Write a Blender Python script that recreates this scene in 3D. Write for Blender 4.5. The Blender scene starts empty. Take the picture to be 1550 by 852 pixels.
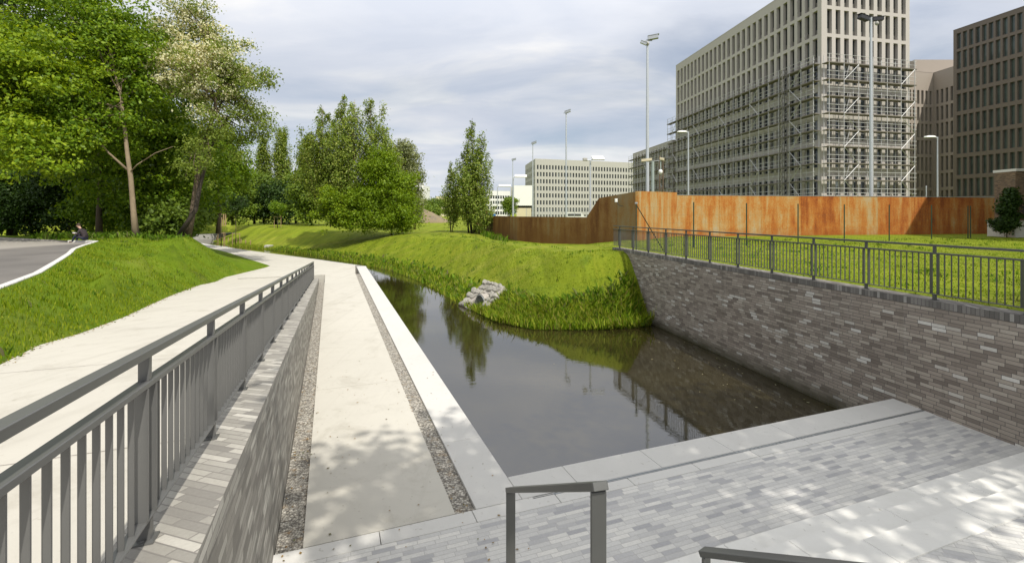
import bpy, bmesh, math, random
import numpy as np
from mathutils import Vector, Matrix
from mathutils.geometry import delaunay_2d_cdt

random.seed(7)
rng = np.random.default_rng(11)
scene = bpy.context.scene
COL = scene.collection
R = math.radians
E = 4.65            # eye height above the water (water is z = 0)
F = 732.0           # focal length in photo pixels
HZ = 323.0          # horizon row of the photo
GL = E - 2.05       # general lawn level


def G(px, py, z):
    """photo pixel -> point on the horizontal plane z"""
    Y = (E - z) * F / (py - HZ)
    return ((px - 775.0) / F * Y, Y)


def AT(px, Y):
    return (px - 775.0) / F * Y


def ZY(py, Y):
    return E + (HZ - py) / F * Y


# quay frame: u runs away along the quay, v runs to the right
TH = math.atan2(500 - 775, F)
UX, UY = math.sin(TH), math.cos(TH)


def UV(u, v):
    return (UX * u + UY * v, UY * u - UX * v)


# --------------------------------------------------------------------------- scene graph helpers
def tag(o, label=None, cat=None, group=None, kind=None):
    if label: o['label'] = label
    if cat: o['category'] = cat
    if group: o['group'] = group
    if kind: o['kind'] = kind
    return o


def thing(name, label, cat, loc=(0, 0, 0), group=None, rz=0.0):
    o = bpy.data.objects.new(name, None)
    o.empty_display_size = 0.3
    COL.objects.link(o)
    o.location = loc
    o.rotation_euler = (0, 0, rz)
    return tag(o, label, cat, group)


def auto_uv(me, ang=0.0):
    """world-metre UVs: walls get (run, height), flat faces get (x, y) turned by ang"""
    n = len(me.loops)
    if n == 0: return
    uv = me.uv_layers.new(name='UVMap')
    co = np.empty(len(me.vertices) * 3, np.float32); me.vertices.foreach_get('co', co); co = co.reshape(-1, 3)
    li = np.empty(n, np.int32); me.loops.foreach_get('vertex_index', li)
    npoly = len(me.polygons)
    nor = np.empty(npoly * 3, np.float32); me.polygons.foreach_get('normal', nor); nor = nor.reshape(-1, 3)
    lt = np.empty(npoly, np.int32); me.polygons.foreach_get('loop_total', lt)
    fn = np.repeat(nor, lt, axis=0)
    p = co[li]
    flat = np.abs(fn[:, 2]) > 0.7
    c, s = math.cos(ang), math.sin(ang)
    t = np.stack([-fn[:, 1], fn[:, 0]], 1)
    t /= np.maximum(np.linalg.norm(t, axis=1, keepdims=True), 1e-6)
    u = np.where(flat, p[:, 0] * c + p[:, 1] * s, (p[:, :2] * t).sum(1))
    v = np.where(flat, -p[:, 0] * s + p[:, 1] * c, p[:, 2])
    uv.data.foreach_set('uv', np.stack([u, v], 1).astype(np.float32).ravel())


class MB:
    """collects shapes; build() links them as ONE mesh object"""
    def __init__(s):
        s.v, s.f, s.m = [], [], []

    def add(s, vs, fs, mi=0):
        b = len(s.v)
        s.v.extend(vs)
        for f in fs:
            s.f.append(tuple(b + i for i in f)); s.m.append(mi)
        return s

    def box(s, x0, x1, y0, y1, z0, z1, mi=0):
        vs = [(x0, y0, z0), (x1, y0, z0), (x1, y1, z0), (x0, y1, z0), (x0, y0, z1), (x1, y0, z1), (x1, y1, z1), (x0, y1, z1)]
        return s.add(vs, [(3, 2, 1, 0), (4, 5, 6, 7), (0, 1, 5, 4), (1, 2, 6, 5), (2, 3, 7, 6), (3, 0, 4, 7)], mi)

    def obox(s, c, ax, ay, az, mi=0):
        """box with centre c and half-axes ax, ay, az"""
        c, ax, ay, az = map(Vector, (c, ax, ay, az))
        vs = [tuple(c + i * ax + j * ay + k * az) for k in (-1, 1) for i, j in ((-1, -1), (1, -1), (1, 1), (-1, 1))]
        return s.add(vs, [(3, 2, 1, 0), (4, 5, 6, 7), (0, 1, 5, 4), (1, 2, 6, 5), (2, 3, 7, 6), (3, 0, 4, 7)], mi)

    def bar(s, p0, p1, w, h, side=None, mi=0):
        """rectangular bar between two points: w across (side), h the other way"""
        p0, p1 = Vector(p0), Vector(p1)
        d = (p1 - p0)
        t = d.normalized()
        if side is None:
            side = t.cross(Vector((0, 0, 1)))
            if side.length < 1e-4: side = Vector((1, 0, 0))
        side = Vector(side); side = (side - t * side.dot(t)).normalized()
        up = side.cross(t).normalized()
        return s.obox((p0 + p1) / 2, d / 2, side * (w / 2), up * (h / 2), mi)

    def prism(s, poly, z0, z1, mi=0, mtop=None):
        """poly counter-clockwise; z0/z1 numbers or functions of (x, y)"""
        f0 = z0 if callable(z0) else (lambda x, y: z0)
        f1 = z1 if callable(z1) else (lambda x, y: z1)
        a = sum(poly[i][0] * poly[(i + 1) % len(poly)][1] - poly[(i + 1) % len(poly)][0] * poly[i][1] for i in range(len(poly)))
        if a < 0: poly = poly[::-1]
        n = len(poly)
        vs = [(x, y, f0(x, y)) for x, y in poly] + [(x, y, f1(x, y)) for x, y in poly]
        s.add(vs, [(i, (i + 1) % n, n + (i + 1) % n, n + i) for i in range(n)] + [tuple(range(n - 1, -1, -1))], mi)
        s.add([(x, y, f1(x, y)) for x, y in poly], [tuple(range(n))], mi if mtop is None else mtop)
        return s

    def tube(s, pts, rad, n=8, mi=0, cap=True):
        pts = [Vector(p) for p in pts]
        if not hasattr(rad, '__len__'): rad = [rad] * len(pts)
        b = len(s.v)
        prev = None
        for i, p in enumerate(pts):
            t = (pts[min(i + 1, len(pts) - 1)] - pts[max(i - 1, 0)]).normalized()
            if prev is None:
                a = t.cross(Vector((0, 0, 1)))
                if a.length < 1e-3: a = t.cross(Vector((1, 0, 0)))
                a.normalize()
            else:
                a = (prev - t * prev.dot(t))
                a = a.normalized() if a.length > 1e-5 else t.orthogonal().normalized()
            prev = a
            c = t.cross(a)
            for k in range(n):
                th = 2 * math.pi * k / n
                s.v.append(tuple(p + (a * math.cos(th) + c * math.sin(th)) * rad[i]))
        for i in range(len(pts) - 1):
            for k in range(n):
                k2 = (k + 1) % n
                s.f.append((b + i * n + k, b + i * n + k2, b + (i + 1) * n + k2, b + (i + 1) * n + k)); s.m.append(mi)
        if cap:
            s.f.append(tuple(b + k for k in range(n - 1, -1, -1))); s.m.append(mi)
            e = b + (len(pts) - 1) * n
            s.f.append(tuple(e + k for k in range(n))); s.m.append(mi)
        return s

    def build(s, name, mats, parent=None, ang=0.0, smooth=False, origin=None, bevel=0.0):
        me = bpy.data.meshes.new(name)
        vs = s.v
        if origin is not None:
            ox, oy, oz = origin
            vs = [(x - ox, y - oy, z - oz) for x, y, z in vs]
        me.from_pydata(vs, [], s.f)
        me.update()
        if not isinstance(mats, (list, tuple)): mats = [mats]
        for m in mats: me.materials.append(m)
        me.polygons.foreach_set('material_index', s.m)
        if smooth: me.polygons.foreach_set('use_smooth', [True] * len(me.polygons))
        if bevel > 0:
            bm = bmesh.new(); bm.from_mesh(me)
            bmesh.ops.remove_doubles(bm, verts=bm.verts, dist=1e-5)
            bmesh.ops.bevel(bm, geom=bm.edges[:], offset=bevel, segments=1, affect='EDGES', profile=0.5)
            bm.to_mesh(me); bm.free()
        auto_uv(me, ang)
        o = bpy.data.objects.new(name, me)
        COL.objects.link(o)
        if origin is not None: o.location = origin
        if parent is not None: o.parent = parent
        return o


def rebase(root):
    """after parts were built in world coordinates under a root that is not at the origin"""
    inv = Matrix.Translation(-Vector(root.location))
    for ch in root.children:
        ch.matrix_parent_inverse = inv


def mesh_np(name, verts, faces, mat, parent=None, kind=None, smooth=False, matidx=None):
    """fast mesh from numpy arrays; faces (M, k)"""
    me = bpy.data.meshes.new(name)
    nv, (nf, k) = len(verts), faces.shape
    me.vertices.add(nv); me.vertices.foreach_set('co', np.ascontiguousarray(verts, np.float32).ravel())
    me.loops.add(nf * k); me.loops.foreach_set('vertex_index', np.ascontiguousarray(faces, np.int32).ravel())
    me.polygons.add(nf)
    me.polygons.foreach_set('loop_start', np.arange(0, nf * k, k, dtype=np.int32))
    me.polygons.foreach_set('loop_total', np.full(nf, k, np.int32))
    mats = mat if isinstance(mat, (list, tuple)) else [mat]
    for m in mats: me.materials.append(m)
    if matidx is not None: me.polygons.foreach_set('material_index', np.ascontiguousarray(matidx, np.int32))
    if smooth: me.polygons.foreach_set('use_smooth', np.ones(nf, bool))
    me.update(calc_edges=True)
    o = bpy.data.objects.new(name, me)
    COL.objects.link(o)
    if parent is not None: o.parent = parent
    if kind: o['kind'] = kind
    return o


# --------------------------------------------------------------------------- materials
class NT:
    def __init__(s, name):
        s.mat = bpy.data.materials.new(name); s.mat.use_nodes = True
        s.t = s.mat.node_tree; s.t.nodes.clear()
        s.out = s.n('ShaderNodeOutputMaterial')

    def n(s, typ, **kw):
        nd = s.t.nodes.new(typ)
        for k, v in kw.items():
            if k.startswith('i_'):
                key = k[2:]
                key = int(key) if key.isdigit() else key.replace('_', ' ')
                s.set(nd.inputs[key], v)
            else:
                setattr(nd, k, v)
        return nd

    def set(s, sock, v):
        if hasattr(v, 'bl_idname') or hasattr(v, 'is_output'):
            s.t.links.new(v if hasattr(v, 'is_output') else v.outputs[0], sock)
        else:
            sock.default_value = v

    def math(s, op, a, b=None, c=None):
        nd = s.n('ShaderNodeMath', operation=op)
        for i, v in enumerate((a, b, c)):
            if v is not None: s.set(nd.inputs[i], v)
        return nd.outputs[0]

    def noise(s, vec, scale, detail=4, rough=0.55, dist=0.0):
        nd = s.n('ShaderNodeTexNoise')
        s.set(nd.inputs['Vector'], vec)
        nd.inputs['Scale'].default_value = scale; nd.inputs['Detail'].default_value = detail
        nd.inputs['Roughness'].default_value = rough; nd.inputs['Distortion'].default_value = dist
        return nd.outputs['Fac']

    def ramp(s, fac, stops, interp='LINEAR'):
        nd = s.n('ShaderNodeValToRGB'); cr = nd.color_ramp; cr.interpolation = interp
        while len(cr.elements) > 1: cr.elements.remove(cr.elements[-1])
        for i, (p, c) in enumerate(stops):
            el = cr.elements[0] if i == 0 else cr.elements.new(p)
            el.position = p
            el.color = (c, c, c, 1) if not hasattr(c, '__len__') else (c[0], c[1], c[2], 1)
        s.set(nd.inputs[0], fac)
        return nd.outputs[0]

    def mix(s, fac, a, b, typ='MIX'):
        nd = s.n('ShaderNodeMix', data_type='RGBA', blend_type=typ)
        s.set(nd.inputs[0], fac)
        for sock, v in ((nd.inputs[6], a), (nd.inputs[7], b)):
            if isinstance(v, (tuple, list)) and len(v) == 3: v = (*v, 1)
            s.set(sock, v)
        return nd.outputs[2]

    def coord(s, which='Object', scale=None, rot=None):
        tc = s.n('ShaderNodeTexCoord').outputs[which]
        if scale is None and rot is None: return tc
        mp = s.n('ShaderNodeMapping'); s.set(mp.inputs['Vector'], tc)
        if scale is not None: mp.inputs['Scale'].default_value = scale
        if rot is not None: mp.inputs['Rotation'].default_value = rot
        return mp.outputs[0]

    def bump(s, h, strength=0.3, dist=0.02):
        nd = s.n('ShaderNodeBump'); nd.inputs['Strength'].default_value = strength; nd.inputs['Distance'].default_value = dist
        s.set(nd.inputs['Height'], h)
        return nd.outputs[0]

    def pbsdf(s, color, rough=0.7, metal=0.0, normal=None, spec=None):
        b = s.n('ShaderNodeBsdfPrincipled')
        if isinstance(color, (tuple, list)) and len(color) == 3: color = (*color, 1)
        s.set(b.inputs['Base Color'], color)
        s.set(b.inputs['Roughness'], rough)
        b.inputs['Metallic'].default_value = metal
        if spec is not None: b.inputs['Specular IOR Level'].default_value = spec
        if normal is not None: s.set(b.inputs['Normal'], normal)
        s.t.links.new(b.outputs[0], s.out.inputs[0])
        return b


def pos_node(t):
    return t.n('ShaderNodeNewGeometry').outputs['Position']


def m_plain(name, col, rough=0.6, metal=0.0, var=0.12, scale=3.0, spec=None):
    t = NT(name); p = pos_node(t)
    f = t.noise(p, scale, 5)
    c = t.mix(f, tuple(x * (1 - var) for x in col), tuple(min(1, x * (1 + var)) for x in col))
    t.pbsdf(c, rough, metal, spec=spec)
    return t.mat


def m_concrete(name, col, var=0.16, stain=0.25, bump=0.12, joint=None):
    t = NT(name); p = pos_node(t)
    big = t.noise(p, 0.35, 5, 0.6)
    mid = t.noise(p, 2.3, 6, 0.65)
    fine = t.noise(p, 60, 3, 0.6)
    f = t.math('ADD', t.math('MULTIPLY', big, 0.6), t.math('MULTIPLY', mid, 0.4))
    c = t.mix(f, tuple(x * (1 - var) for x in col), tuple(x * (1 + var) for x in col))
    st = t.ramp(t.noise(p, 1.1, 8, 0.72, 0.4), [(0.52, 0.0), (0.72, 1.0)])
    c = t.mix(t.math('MULTIPLY', st, stain), c, (col[0] * 0.62, col[1] * 0.6, col[2] * 0.55))
    c = t.mix(t.math('MULTIPLY', fine, 0.25), c, (col[0] * 1.2, col[1] * 1.2, col[2] * 1.2))
    mt_ = t.n('ShaderNodeMapping'); t.set(mt_.inputs['Vector'], p); mt_.inputs['Rotation'].default_value = (0, 0, R(-20.6)); mt_.inputs['Scale'].default_value = (1.0, 0.045, 1.0)
    tyre = t.ramp(t.noise(mt_.outputs[0], 3.4, 5, 0.62, 0.3), [(0.54, 0.0), (0.70, 1.0)])
    c = t.mix(t.math('MULTIPLY', tyre, stain * 0.45), c, (col[0] * 0.70, col[1] * 0.69, col[2] * 0.66))
    spot = t.ramp(t.noise(p, 14, 2, 0.5), [(0.68, 0.0), (0.75, 1.0)])
    c = t.mix(t.math('MULTIPLY', spot, 0.35), c, (col[0] * 0.45, col[1] * 0.42, col[2] * 0.35))
    t.pbsdf(c, 0.85, normal=t.bump(t.math('ADD', t.math('MULTIPLY', mid, .5), fine), bump, 0.01), spec=0.3)
    return t.mat


def m_brick(name, L, H, stops, mortar, msize=0.008, offs=0.5, freq=2, bump=0.5, swap=False, dirt=0.2, rough=0.75, spec=0.4, wash=None):
    """long clinker bricks with a random tone each, from UVs in metres"""
    t = NT(name)
    uv = t.n('ShaderNodeTexCoord').outputs['UV']
    if swap:
        mp = t.n('ShaderNodeMapping'); t.set(mp.inputs['Vector'], uv); mp.inputs['Rotation'].default_value = (0, 0, R(90)); uv = mp.outputs[0]
    su = t.n('ShaderNodeSeparateXYZ'); t.set(su.inputs[0], uv)
    vr = t.math('DIVIDE', su.outputs[1], H)
    row = t.math('FLOOR', vr)
    w1 = t.n('ShaderNodeTexWhiteNoise', noise_dimensions='1D'); t.set(w1.inputs['W'], row)
    # wild bond: every course is shifted by its own amount, every third brick is a short one
    xr = t.math('ADD', t.math('DIVIDE', su.outputs[0], L), t.math('MULTIPLY', w1.outputs[0], 7.0 if offs > 0 else 0.0))
    colm = t.math('FLOOR', xr)
    cv_ = t.n('ShaderNodeCombineXYZ'); t.set(cv_.inputs[0], colm); t.set(cv_.inputs[1], row)
    w2 = t.n('ShaderNodeTexWhiteNoise', noise_dimensions='2D'); t.set(w2.inputs['Vector'], cv_.outputs[0])
    fx = t.math('FRACT', xr); fy = t.math('FRACT', vr)
    dx = t.math('MULTIPLY', t.math('MINIMUM', fx, t.math('SUBTRACT', 1.0, fx)), L)
    dy = t.math('MULTIPLY', t.math('MINIMUM', fy, t.math('SUBTRACT', 1.0, fy)), H)
    mort = t.ramp(t.math('DIVIDE', t.math('MINIMUM', dx, dy), msize * 2), [(0.35, 1.0), (0.62, 0.0)])
    c = t.ramp(w2.outputs[0], stops)
    p = pos_node(t)
    fine = t.noise(p, 45, 4, 0.65)
    c = t.mix(t.math('MULTIPLY', fine, 0.35), c, (0.05, 0.048, 0.045))
    c = t.mix(t.math('MULTIPLY', t.ramp(t.noise(p, 0.8, 6, 0.65), [(0.4, 0), (0.75, 1)]), dirt), c, (0.10, 0.095, 0.08))
    if wash is not None:
        ms = t.n('ShaderNodeMapping'); t.set(ms.inputs['Vector'], p); ms.inputs['Scale'].default_value = (1.3, 1.3, 0.10)
        run = t.ramp(t.noise(ms.outputs[0], 2.6, 5, 0.7), [(0.58, 0), (0.72, 1)])
        c = t.mix(t.math('MULTIPLY', run, 0.22), c, (0.50, 0.48, 0.43))
        run2 = t.ramp(t.noise(ms.outputs[0], 1.7, 5, 0.65, 0.2), [(0.56, 0), (0.7, 1)])
        c = t.mix(t.math('MULTIPLY', run2, 0.3), c, (0.12, 0.115, 0.08))
        sep = t.n('ShaderNodeSeparateXYZ'); t.set(sep.inputs[0], p)
        h = t.math('ADD', sep.outputs[2], t.math('MULTIPLY', t.noise(p, 1.6, 4), 0.35))
        c = t.mix(t.ramp(h, [(wash[0], 1.0), (wash[1], 0.0)]), c, wash[2])
    c = t.mix(mort, c, (*mortar, 1))
    hgt = t.math('SUBTRACT', t.math('MULTIPLY', fine, 0.3), mort)
    t.pbsdf(c, rough, normal=t.bump(hgt, bump, 0.008), spec=spec)
    return t.mat


def m_leaf(name, cols, trans=0.35, rough=0.5, spec=0.25):
    t = NT(name)
    rnd = t.n('ShaderNodeNewGeometry').outputs['Random Per Island']
    n = len(cols)
    c = t.ramp(rnd, [(i / max(1, n - 1), cols[i]) for i in range(n)])
    p = pos_node(t)
    big = t.ramp(t.noise(p, 0.55, 3), [(0.3, 0.0), (0.7, 1.0)])
    c = t.mix(0.35, c, t.mix(big, (0.72, 0.78, 0.75), (1.3, 1.2, 1.1)), 'MULTIPLY')
    b = t.pbsdf(c, rough, spec=spec)
    tr = t.n('ShaderNodeBsdfTranslucent')
    t.set(tr.inputs[0], t.mix(0.55, c, t.mix(0.0, c, c), 'MIX'))
    tr2 = t.mix(1.0, c, (1.5, 1.35, 0.6), 'MULTIPLY'); t.set(tr.inputs[0], tr2)
    ms = t.n('ShaderNodeMixShader'); ms.inputs[0].default_value = trans
    t.t.links.new(b.outputs[0], ms.inputs[1]); t.t.links.new(tr.outputs[0], ms.inputs[2])
    t.t.links.new(ms.outputs[0], t.out.inputs[0])
    return t.mat


def m_bark(name, col, var=0.45):
    t = NT(name); p = pos_node(t)
    mp = t.n('ShaderNodeMapping'); t.set(mp.inputs['Vector'], p); mp.inputs['Scale'].default_value = (1, 1, 0.25)
    f = t.noise(mp.outputs[0], 14, 6, 0.7)
    g = t.noise(p, 1.2, 3)
    f = t.math('MULTIPLY', t.math('ADD', f, g), 0.5)
    c = t.ramp(f, [(0.3, tuple(x * (1 - var) for x in col)), (0.7, tuple(x * (1 + var) for x in col))])
    t.pbsdf(c, 0.9, normal=t.bump(f, 0.8, 0.05), spec=0.15)
    return t.mat


def m_lawn(name, a, b, dry, soil=(0.16, 0.13, 0.07), stripe=None):
    t = NT(name); p = pos_node(t)
    f1 = t.noise(p, 0.22, 5, 0.6, 0.3)
    f2 = t.noise(p, 2.5, 6, 0.7)
    f3 = t.noise(p, 28, 4, 0.7)
    c = t.mix(t.ramp(f1, [(0.3, 0), (0.7, 1)]), a, b)
    c = t.mix(t.math('MULTIPLY', t.ramp(f2, [(0.35, 0), (0.75, 1)]), 0.55), c, tuple(x * 0.55 for x in a))
    c = t.mix(t.math('MULTIPLY', f3, 0.6), c, tuple(x * 1.35 for x in b))
    mp = t.n('ShaderNodeMapping'); t.set(mp.inputs['Vector'], p); mp.inputs['Scale'].default_value = (0.10, 0.55, 0.3); mp.inputs['Rotation'].default_value = (0, 0, R(-17))
    d = t.ramp(t.noise(mp.outputs[0], 1.0, 6, 0.65), [(0.50, 0), (0.72, 1)])
    c = t.mix(t.math('MULTIPLY', d, 0.55), c, dry)
    clov = t.ramp(t.noise(p, 0.75, 6, 0.72, 0.6), [(0.52, 0), (0.66, 1)])
    c = t.mix(t.math('MULTIPLY', clov, 0.5), c, (a[0] * 0.42, a[1] * 0.62, a[2] * 1.3))
    s = t.ramp(t.noise(p, 3.2, 6, 0.75), [(0.60, 0), (0.72, 1)])
    c = t.mix(t.math('MULTIPLY', s, 0.45), c, soil)
    if stripe:
        mp2 = t.n('ShaderNodeMapping'); t.set(mp2.inputs['Vector'], p)
        mp2.inputs['Scale'].default_value = (0.5, 0.05, 0.05); mp2.inputs['Rotation'].default_value = (0, 0, R(stripe))
        s2 = t.ramp(t.noise(mp2.outputs[0], 2.2, 3, 0.6, 0.6), [(0.42, 0), (0.6, 1)])
        c = t.mix(t.math('MULTIPLY', s2, 0.42), c, tuple(x * 0.55 for x in a))
        s3 = t.ramp(t.noise(mp2.outputs[0], 3.7, 4, 0.7, 0.8), [(0.52, 0), (0.66, 1)])
        c = t.mix(t.math('MULTIPLY', s3, 0.4), c, (b[0] * 1.5, b[1] * 1.22, b[2] * 1.6))
    t.pbsdf(c, 0.9, normal=t.bump(t.math('ADD', f3, f2), 0.9, 0.06), spec=0.1)
    return t.mat


M = {}
M['rail'] = m_plain('rail_paint', (0.105, 0.107, 0.102), 0.38, 0.4, 0.10, 9, 0.5)
M['railside'] = m_plain('railing_paint', (0.155, 0.155, 0.15), 0.36, 0.3, 0.06, 9, 0.5)
M['path'] = m_concrete('path_concrete', (0.50, 0.475, 0.415), 0.15, 0.55)
M['walk'] = m_concrete('walkway_concrete', (0.51, 0.488, 0.43), 0.14, 0.55)
M['stone'] = m_concrete('quay_stone', (0.55, 0.54, 0.51), 0.10, 0.22)
M['stone2'] = m_concrete('step_stone', (0.66, 0.65, 0.615), 0.12, 0.25)
M['kerb'] = m_concrete('kerb_stone', (0.58, 0.57, 0.54), 0.10, 0.2)
M['slot'] = m_plain('drain_slot', (0.03, 0.03, 0.03), 0.6)
M['steel'] = m_plain('galvanised_steel', (0.42, 0.44, 0.45), 0.42, 0.6, 0.08, 4)
M['paving'] = m_brick('paving_clinker', 0.26, 0.070, [(0, (0.43, 0.43, 0.44)), (0.12, (0.52, 0.515, 0.515)), (0.25, (0.62, 0.612, 0.59)), (0.6, (0.69, 0.68, 0.65)), (0.9, (0.75, 0.735, 0.69)), (1, (0.80, 0.78, 0.73))], (0.42, 0.41, 0.39), 0.0035, 0.37, 3, 0.35, dirt=0.15, rough=0.7)
WALLST = [(0, (0.225, 0.184, 0.150)), (0.12, (0.285, 0.238, 0.195)), (0.35, (0.375, 0.318, 0.262)), (0.7, (0.45, 0.388, 0.318)), (0.91, (0.54, 0.475, 0.395)), (0.955, (0.66, 0.62, 0.55)), (1, (0.80, 0.77, 0.70))]
M['wallbrick'] = m_brick('wall_clinker', 0.26, 0.072, WALLST, (0.11, 0.10, 0.088), 0.0045, 0.37, 3, 0.5, dirt=0.2, wash=(0.16, 0.62, (0.055, 0.05, 0.022)))
M['wallcap'] = m_brick('coping_clinker', 0.34, 0.072, [(0, (0.14, 0.128, 0.115)), (0.5, (0.21, 0.195, 0.175)), (0.9, (0.28, 0.26, 0.235)), (1, (0.46, 0.44, 0.40))], (0.07, 0.065, 0.06), 0.004, 0.0, 2, 0.5, swap=True)
LST = [(0, (0.22, 0.205, 0.18)), (0.3, (0.31, 0.29, 0.255)), (0.7, (0.40, 0.375, 0.33)), (0.9, (0.50, 0.475, 0.42)), (1, (0.66, 0.63, 0.56))]
M['wallbrick_pale'] = m_brick('pale_wall_clinker', 0.26, 0.072, LST, (0.22, 0.205, 0.18), 0.0045, 0.37, 3, 0.45, dirt=0.25)
M['cap_pale'] = m_brick('pale_coping_clinker', 0.30, 0.066, [(0, (0.27, 0.255, 0.23)), (0.5, (0.40, 0.38, 0.335)), (0.85, (0.52, 0.495, 0.435)), (1, (0.68, 0.65, 0.58))], (0.22, 0.205, 0.185), 0.0045, 0.33, 3, 0.45)
M['oldbrick'] = m_brick('old_yellow_brick', 0.24, 0.077, [(0, (0.10, 0.055, 0.03)), (0.4, (0.20, 0.12, 0.06)), (1, (0.32, 0.21, 0.11))], (0.17, 0.14, 0.11), 0.010, 0.5, 2, 0.6, dirt=0.4)
M['lawn'] = m_lawn('lawn_grass', (0.152, 0.205, 0.011), (0.212, 0.262, 0.018), (0.34, 0.31, 0.07), stripe=-40)
M['mound'] = m_lawn('mound_grass', (0.095, 0.16, 0.009), (0.14, 0.21, 0.012), (0.23, 0.24, 0.04))
GR = [(0.088, 0.150, 0.005), (0.145, 0.220, 0.007), (0.21, 0.285, 0.011), (0.32, 0.36, 0.04)]
M['blade'] = m_leaf('grass_blade', GR, 0.3, 0.6, 0.15)
M['blade_dry'] = m_leaf('reed_blade', [(0.10, 0.18, 0.008), (0.16, 0.26, 0.012), (0.24, 0.34, 0.02), (0.34, 0.40, 0.04), (0.30, 0.27, 0.08)], 0.3, 0.6, 0.15)
M['weed'] = m_leaf('weed_leaf', [(0.05, 0.12, 0.008), (0.10, 0.20, 0.012), (0.17, 0.28, 0.02), (0.13, 0.12, 0.06)], 0.3, 0.6, 0.15)


def make_asphalt():
    t = NT('asphalt'); p = pos_node(t)
    f = t.noise(p, 0.35, 5, 0.6, 0.6); g = t.noise(p, 40, 3, 0.7)
    sp = t.n('ShaderNodeSeparateXYZ'); t.set(sp.inputs[0], p)
    old = t.ramp(t.math('ADD', t.math('MULTIPLY', t.math('ADD', sp.outputs[0], t.math('MULTIPLY', sp.outputs[1], 0.62)), -0.5), t.math('MULTIPLY', f, 1.0)), [(0.0, 0.0), (1.0, 1.0)])
    c = t.ramp(f, [(0.35, (0.10, 0.095, 0.09)), (0.55, (0.145, 0.137, 0.128)), (0.75, (0.19, 0.18, 0.162))])
    edge = t.ramp(t.math('ADD', t.math('MULTIPLY', t.math('ADD', t.math('MULTIPLY', sp.outputs[1], 0.86), sp.outputs[0]), -1.0), t.math('MULTIPLY', f, 0.8)), [(0.0, 0.0), (1.0, 1.0)])
    c = t.mix(t.ramp(t.math('SUBTRACT', t.math('MULTIPLY', sp.outputs[0], -0.2), 4.55), [(0.0, 0.0), (0.2, 0.85)]), c, (0.36, 0.335, 0.295))
    c = t.mix(t.math('MULTIPLY', g, 0.5), c, (0.22, 0.2, 0.18))
    lit = t.ramp(t.noise(p, 3.5, 7, 0.75), [(0.6, 0), (0.72, 1)])
    c = t.mix(t.math('MULTIPLY', lit, 0.4), c, (0.20, 0.12, 0.05))
    t.pbsdf(c, 0.9, normal=t.bump(g, 0.3, 0.01), spec=0.2)
    return t.mat


def make_gravel():
    t = NT('gravel'); p = pos_node(t)
    v = t.n('ShaderNodeTexVoronoi'); t.set(v.inputs['Vector'], p); v.inputs['Scale'].default_value = 30; v.inputs['Randomness'].default_value = 1
    sep = t.n('ShaderNodeSeparateColor'); t.set(sep.inputs[0], v.outputs['Color'])
    c = t.ramp(sep.outputs[0], [(0, (0.20, 0.185, 0.16)), (0.4, (0.33, 0.305, 0.26)), (0.75, (0.48, 0.45, 0.39)), (1, (0.66, 0.62, 0.54))])
    c = t.mix(t.ramp(v.outputs['Distance'], [(0.45, 0), (0.9, 0.8)]), c, (0.06, 0.055, 0.048))
    lit = t.ramp(t.noise(p, 6, 5, 0.7), [(0.56, 0), (0.68, 1)])
    c = t.mix(t.math('MULTIPLY', lit, 0.45), c, (0.26, 0.16, 0.06))
    t.pbsdf(c, 0.8, normal=t.bump(t.math('MULTIPLY', v.outputs['Distance'], -1), 1.0, 0.03), spec=0.3)
    return t.mat


def make_water():
    t = NT('water'); p = pos_node(t)
    mp = t.n('ShaderNodeMapping'); t.set(mp.inputs['Vector'], p); mp.inputs['Scale'].default_value = (1.0, 1.9, 1); mp.inputs['Rotation'].default_value = (0, 0, R(20))
    w = t.noise(mp.outputs[0], 3.2, 4, 0.55, 0.4)
    w2 = t.noise(mp.outputs[0], 11, 3, 0.5)
    b = t.bump(t.math('ADD', w, t.math('MULTIPLY', w2, 0.2)), 0.018, 0.06)
    murk = t.ramp(t.noise(p, 0.4, 5, 0.6), [(0.35, (0.020, 0.016, 0.006)), (0.7, (0.036, 0.029, 0.010))])
    bs = t.pbsdf(murk, 0.012, normal=b)
    bs.inputs['IOR'].default_value = 2.25
    return t.mat


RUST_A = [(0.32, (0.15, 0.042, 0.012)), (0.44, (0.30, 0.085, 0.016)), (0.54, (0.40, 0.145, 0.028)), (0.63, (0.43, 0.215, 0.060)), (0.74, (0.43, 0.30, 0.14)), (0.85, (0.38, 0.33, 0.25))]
RUST_B = [(0.32, (0.11, 0.045, 0.018)), (0.48, (0.19, 0.085, 0.027)), (0.60, (0.26, 0.135, 0.045)), (0.72, (0.27, 0.18, 0.085)), (0.85, (0.26, 0.20, 0.12))]


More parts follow.
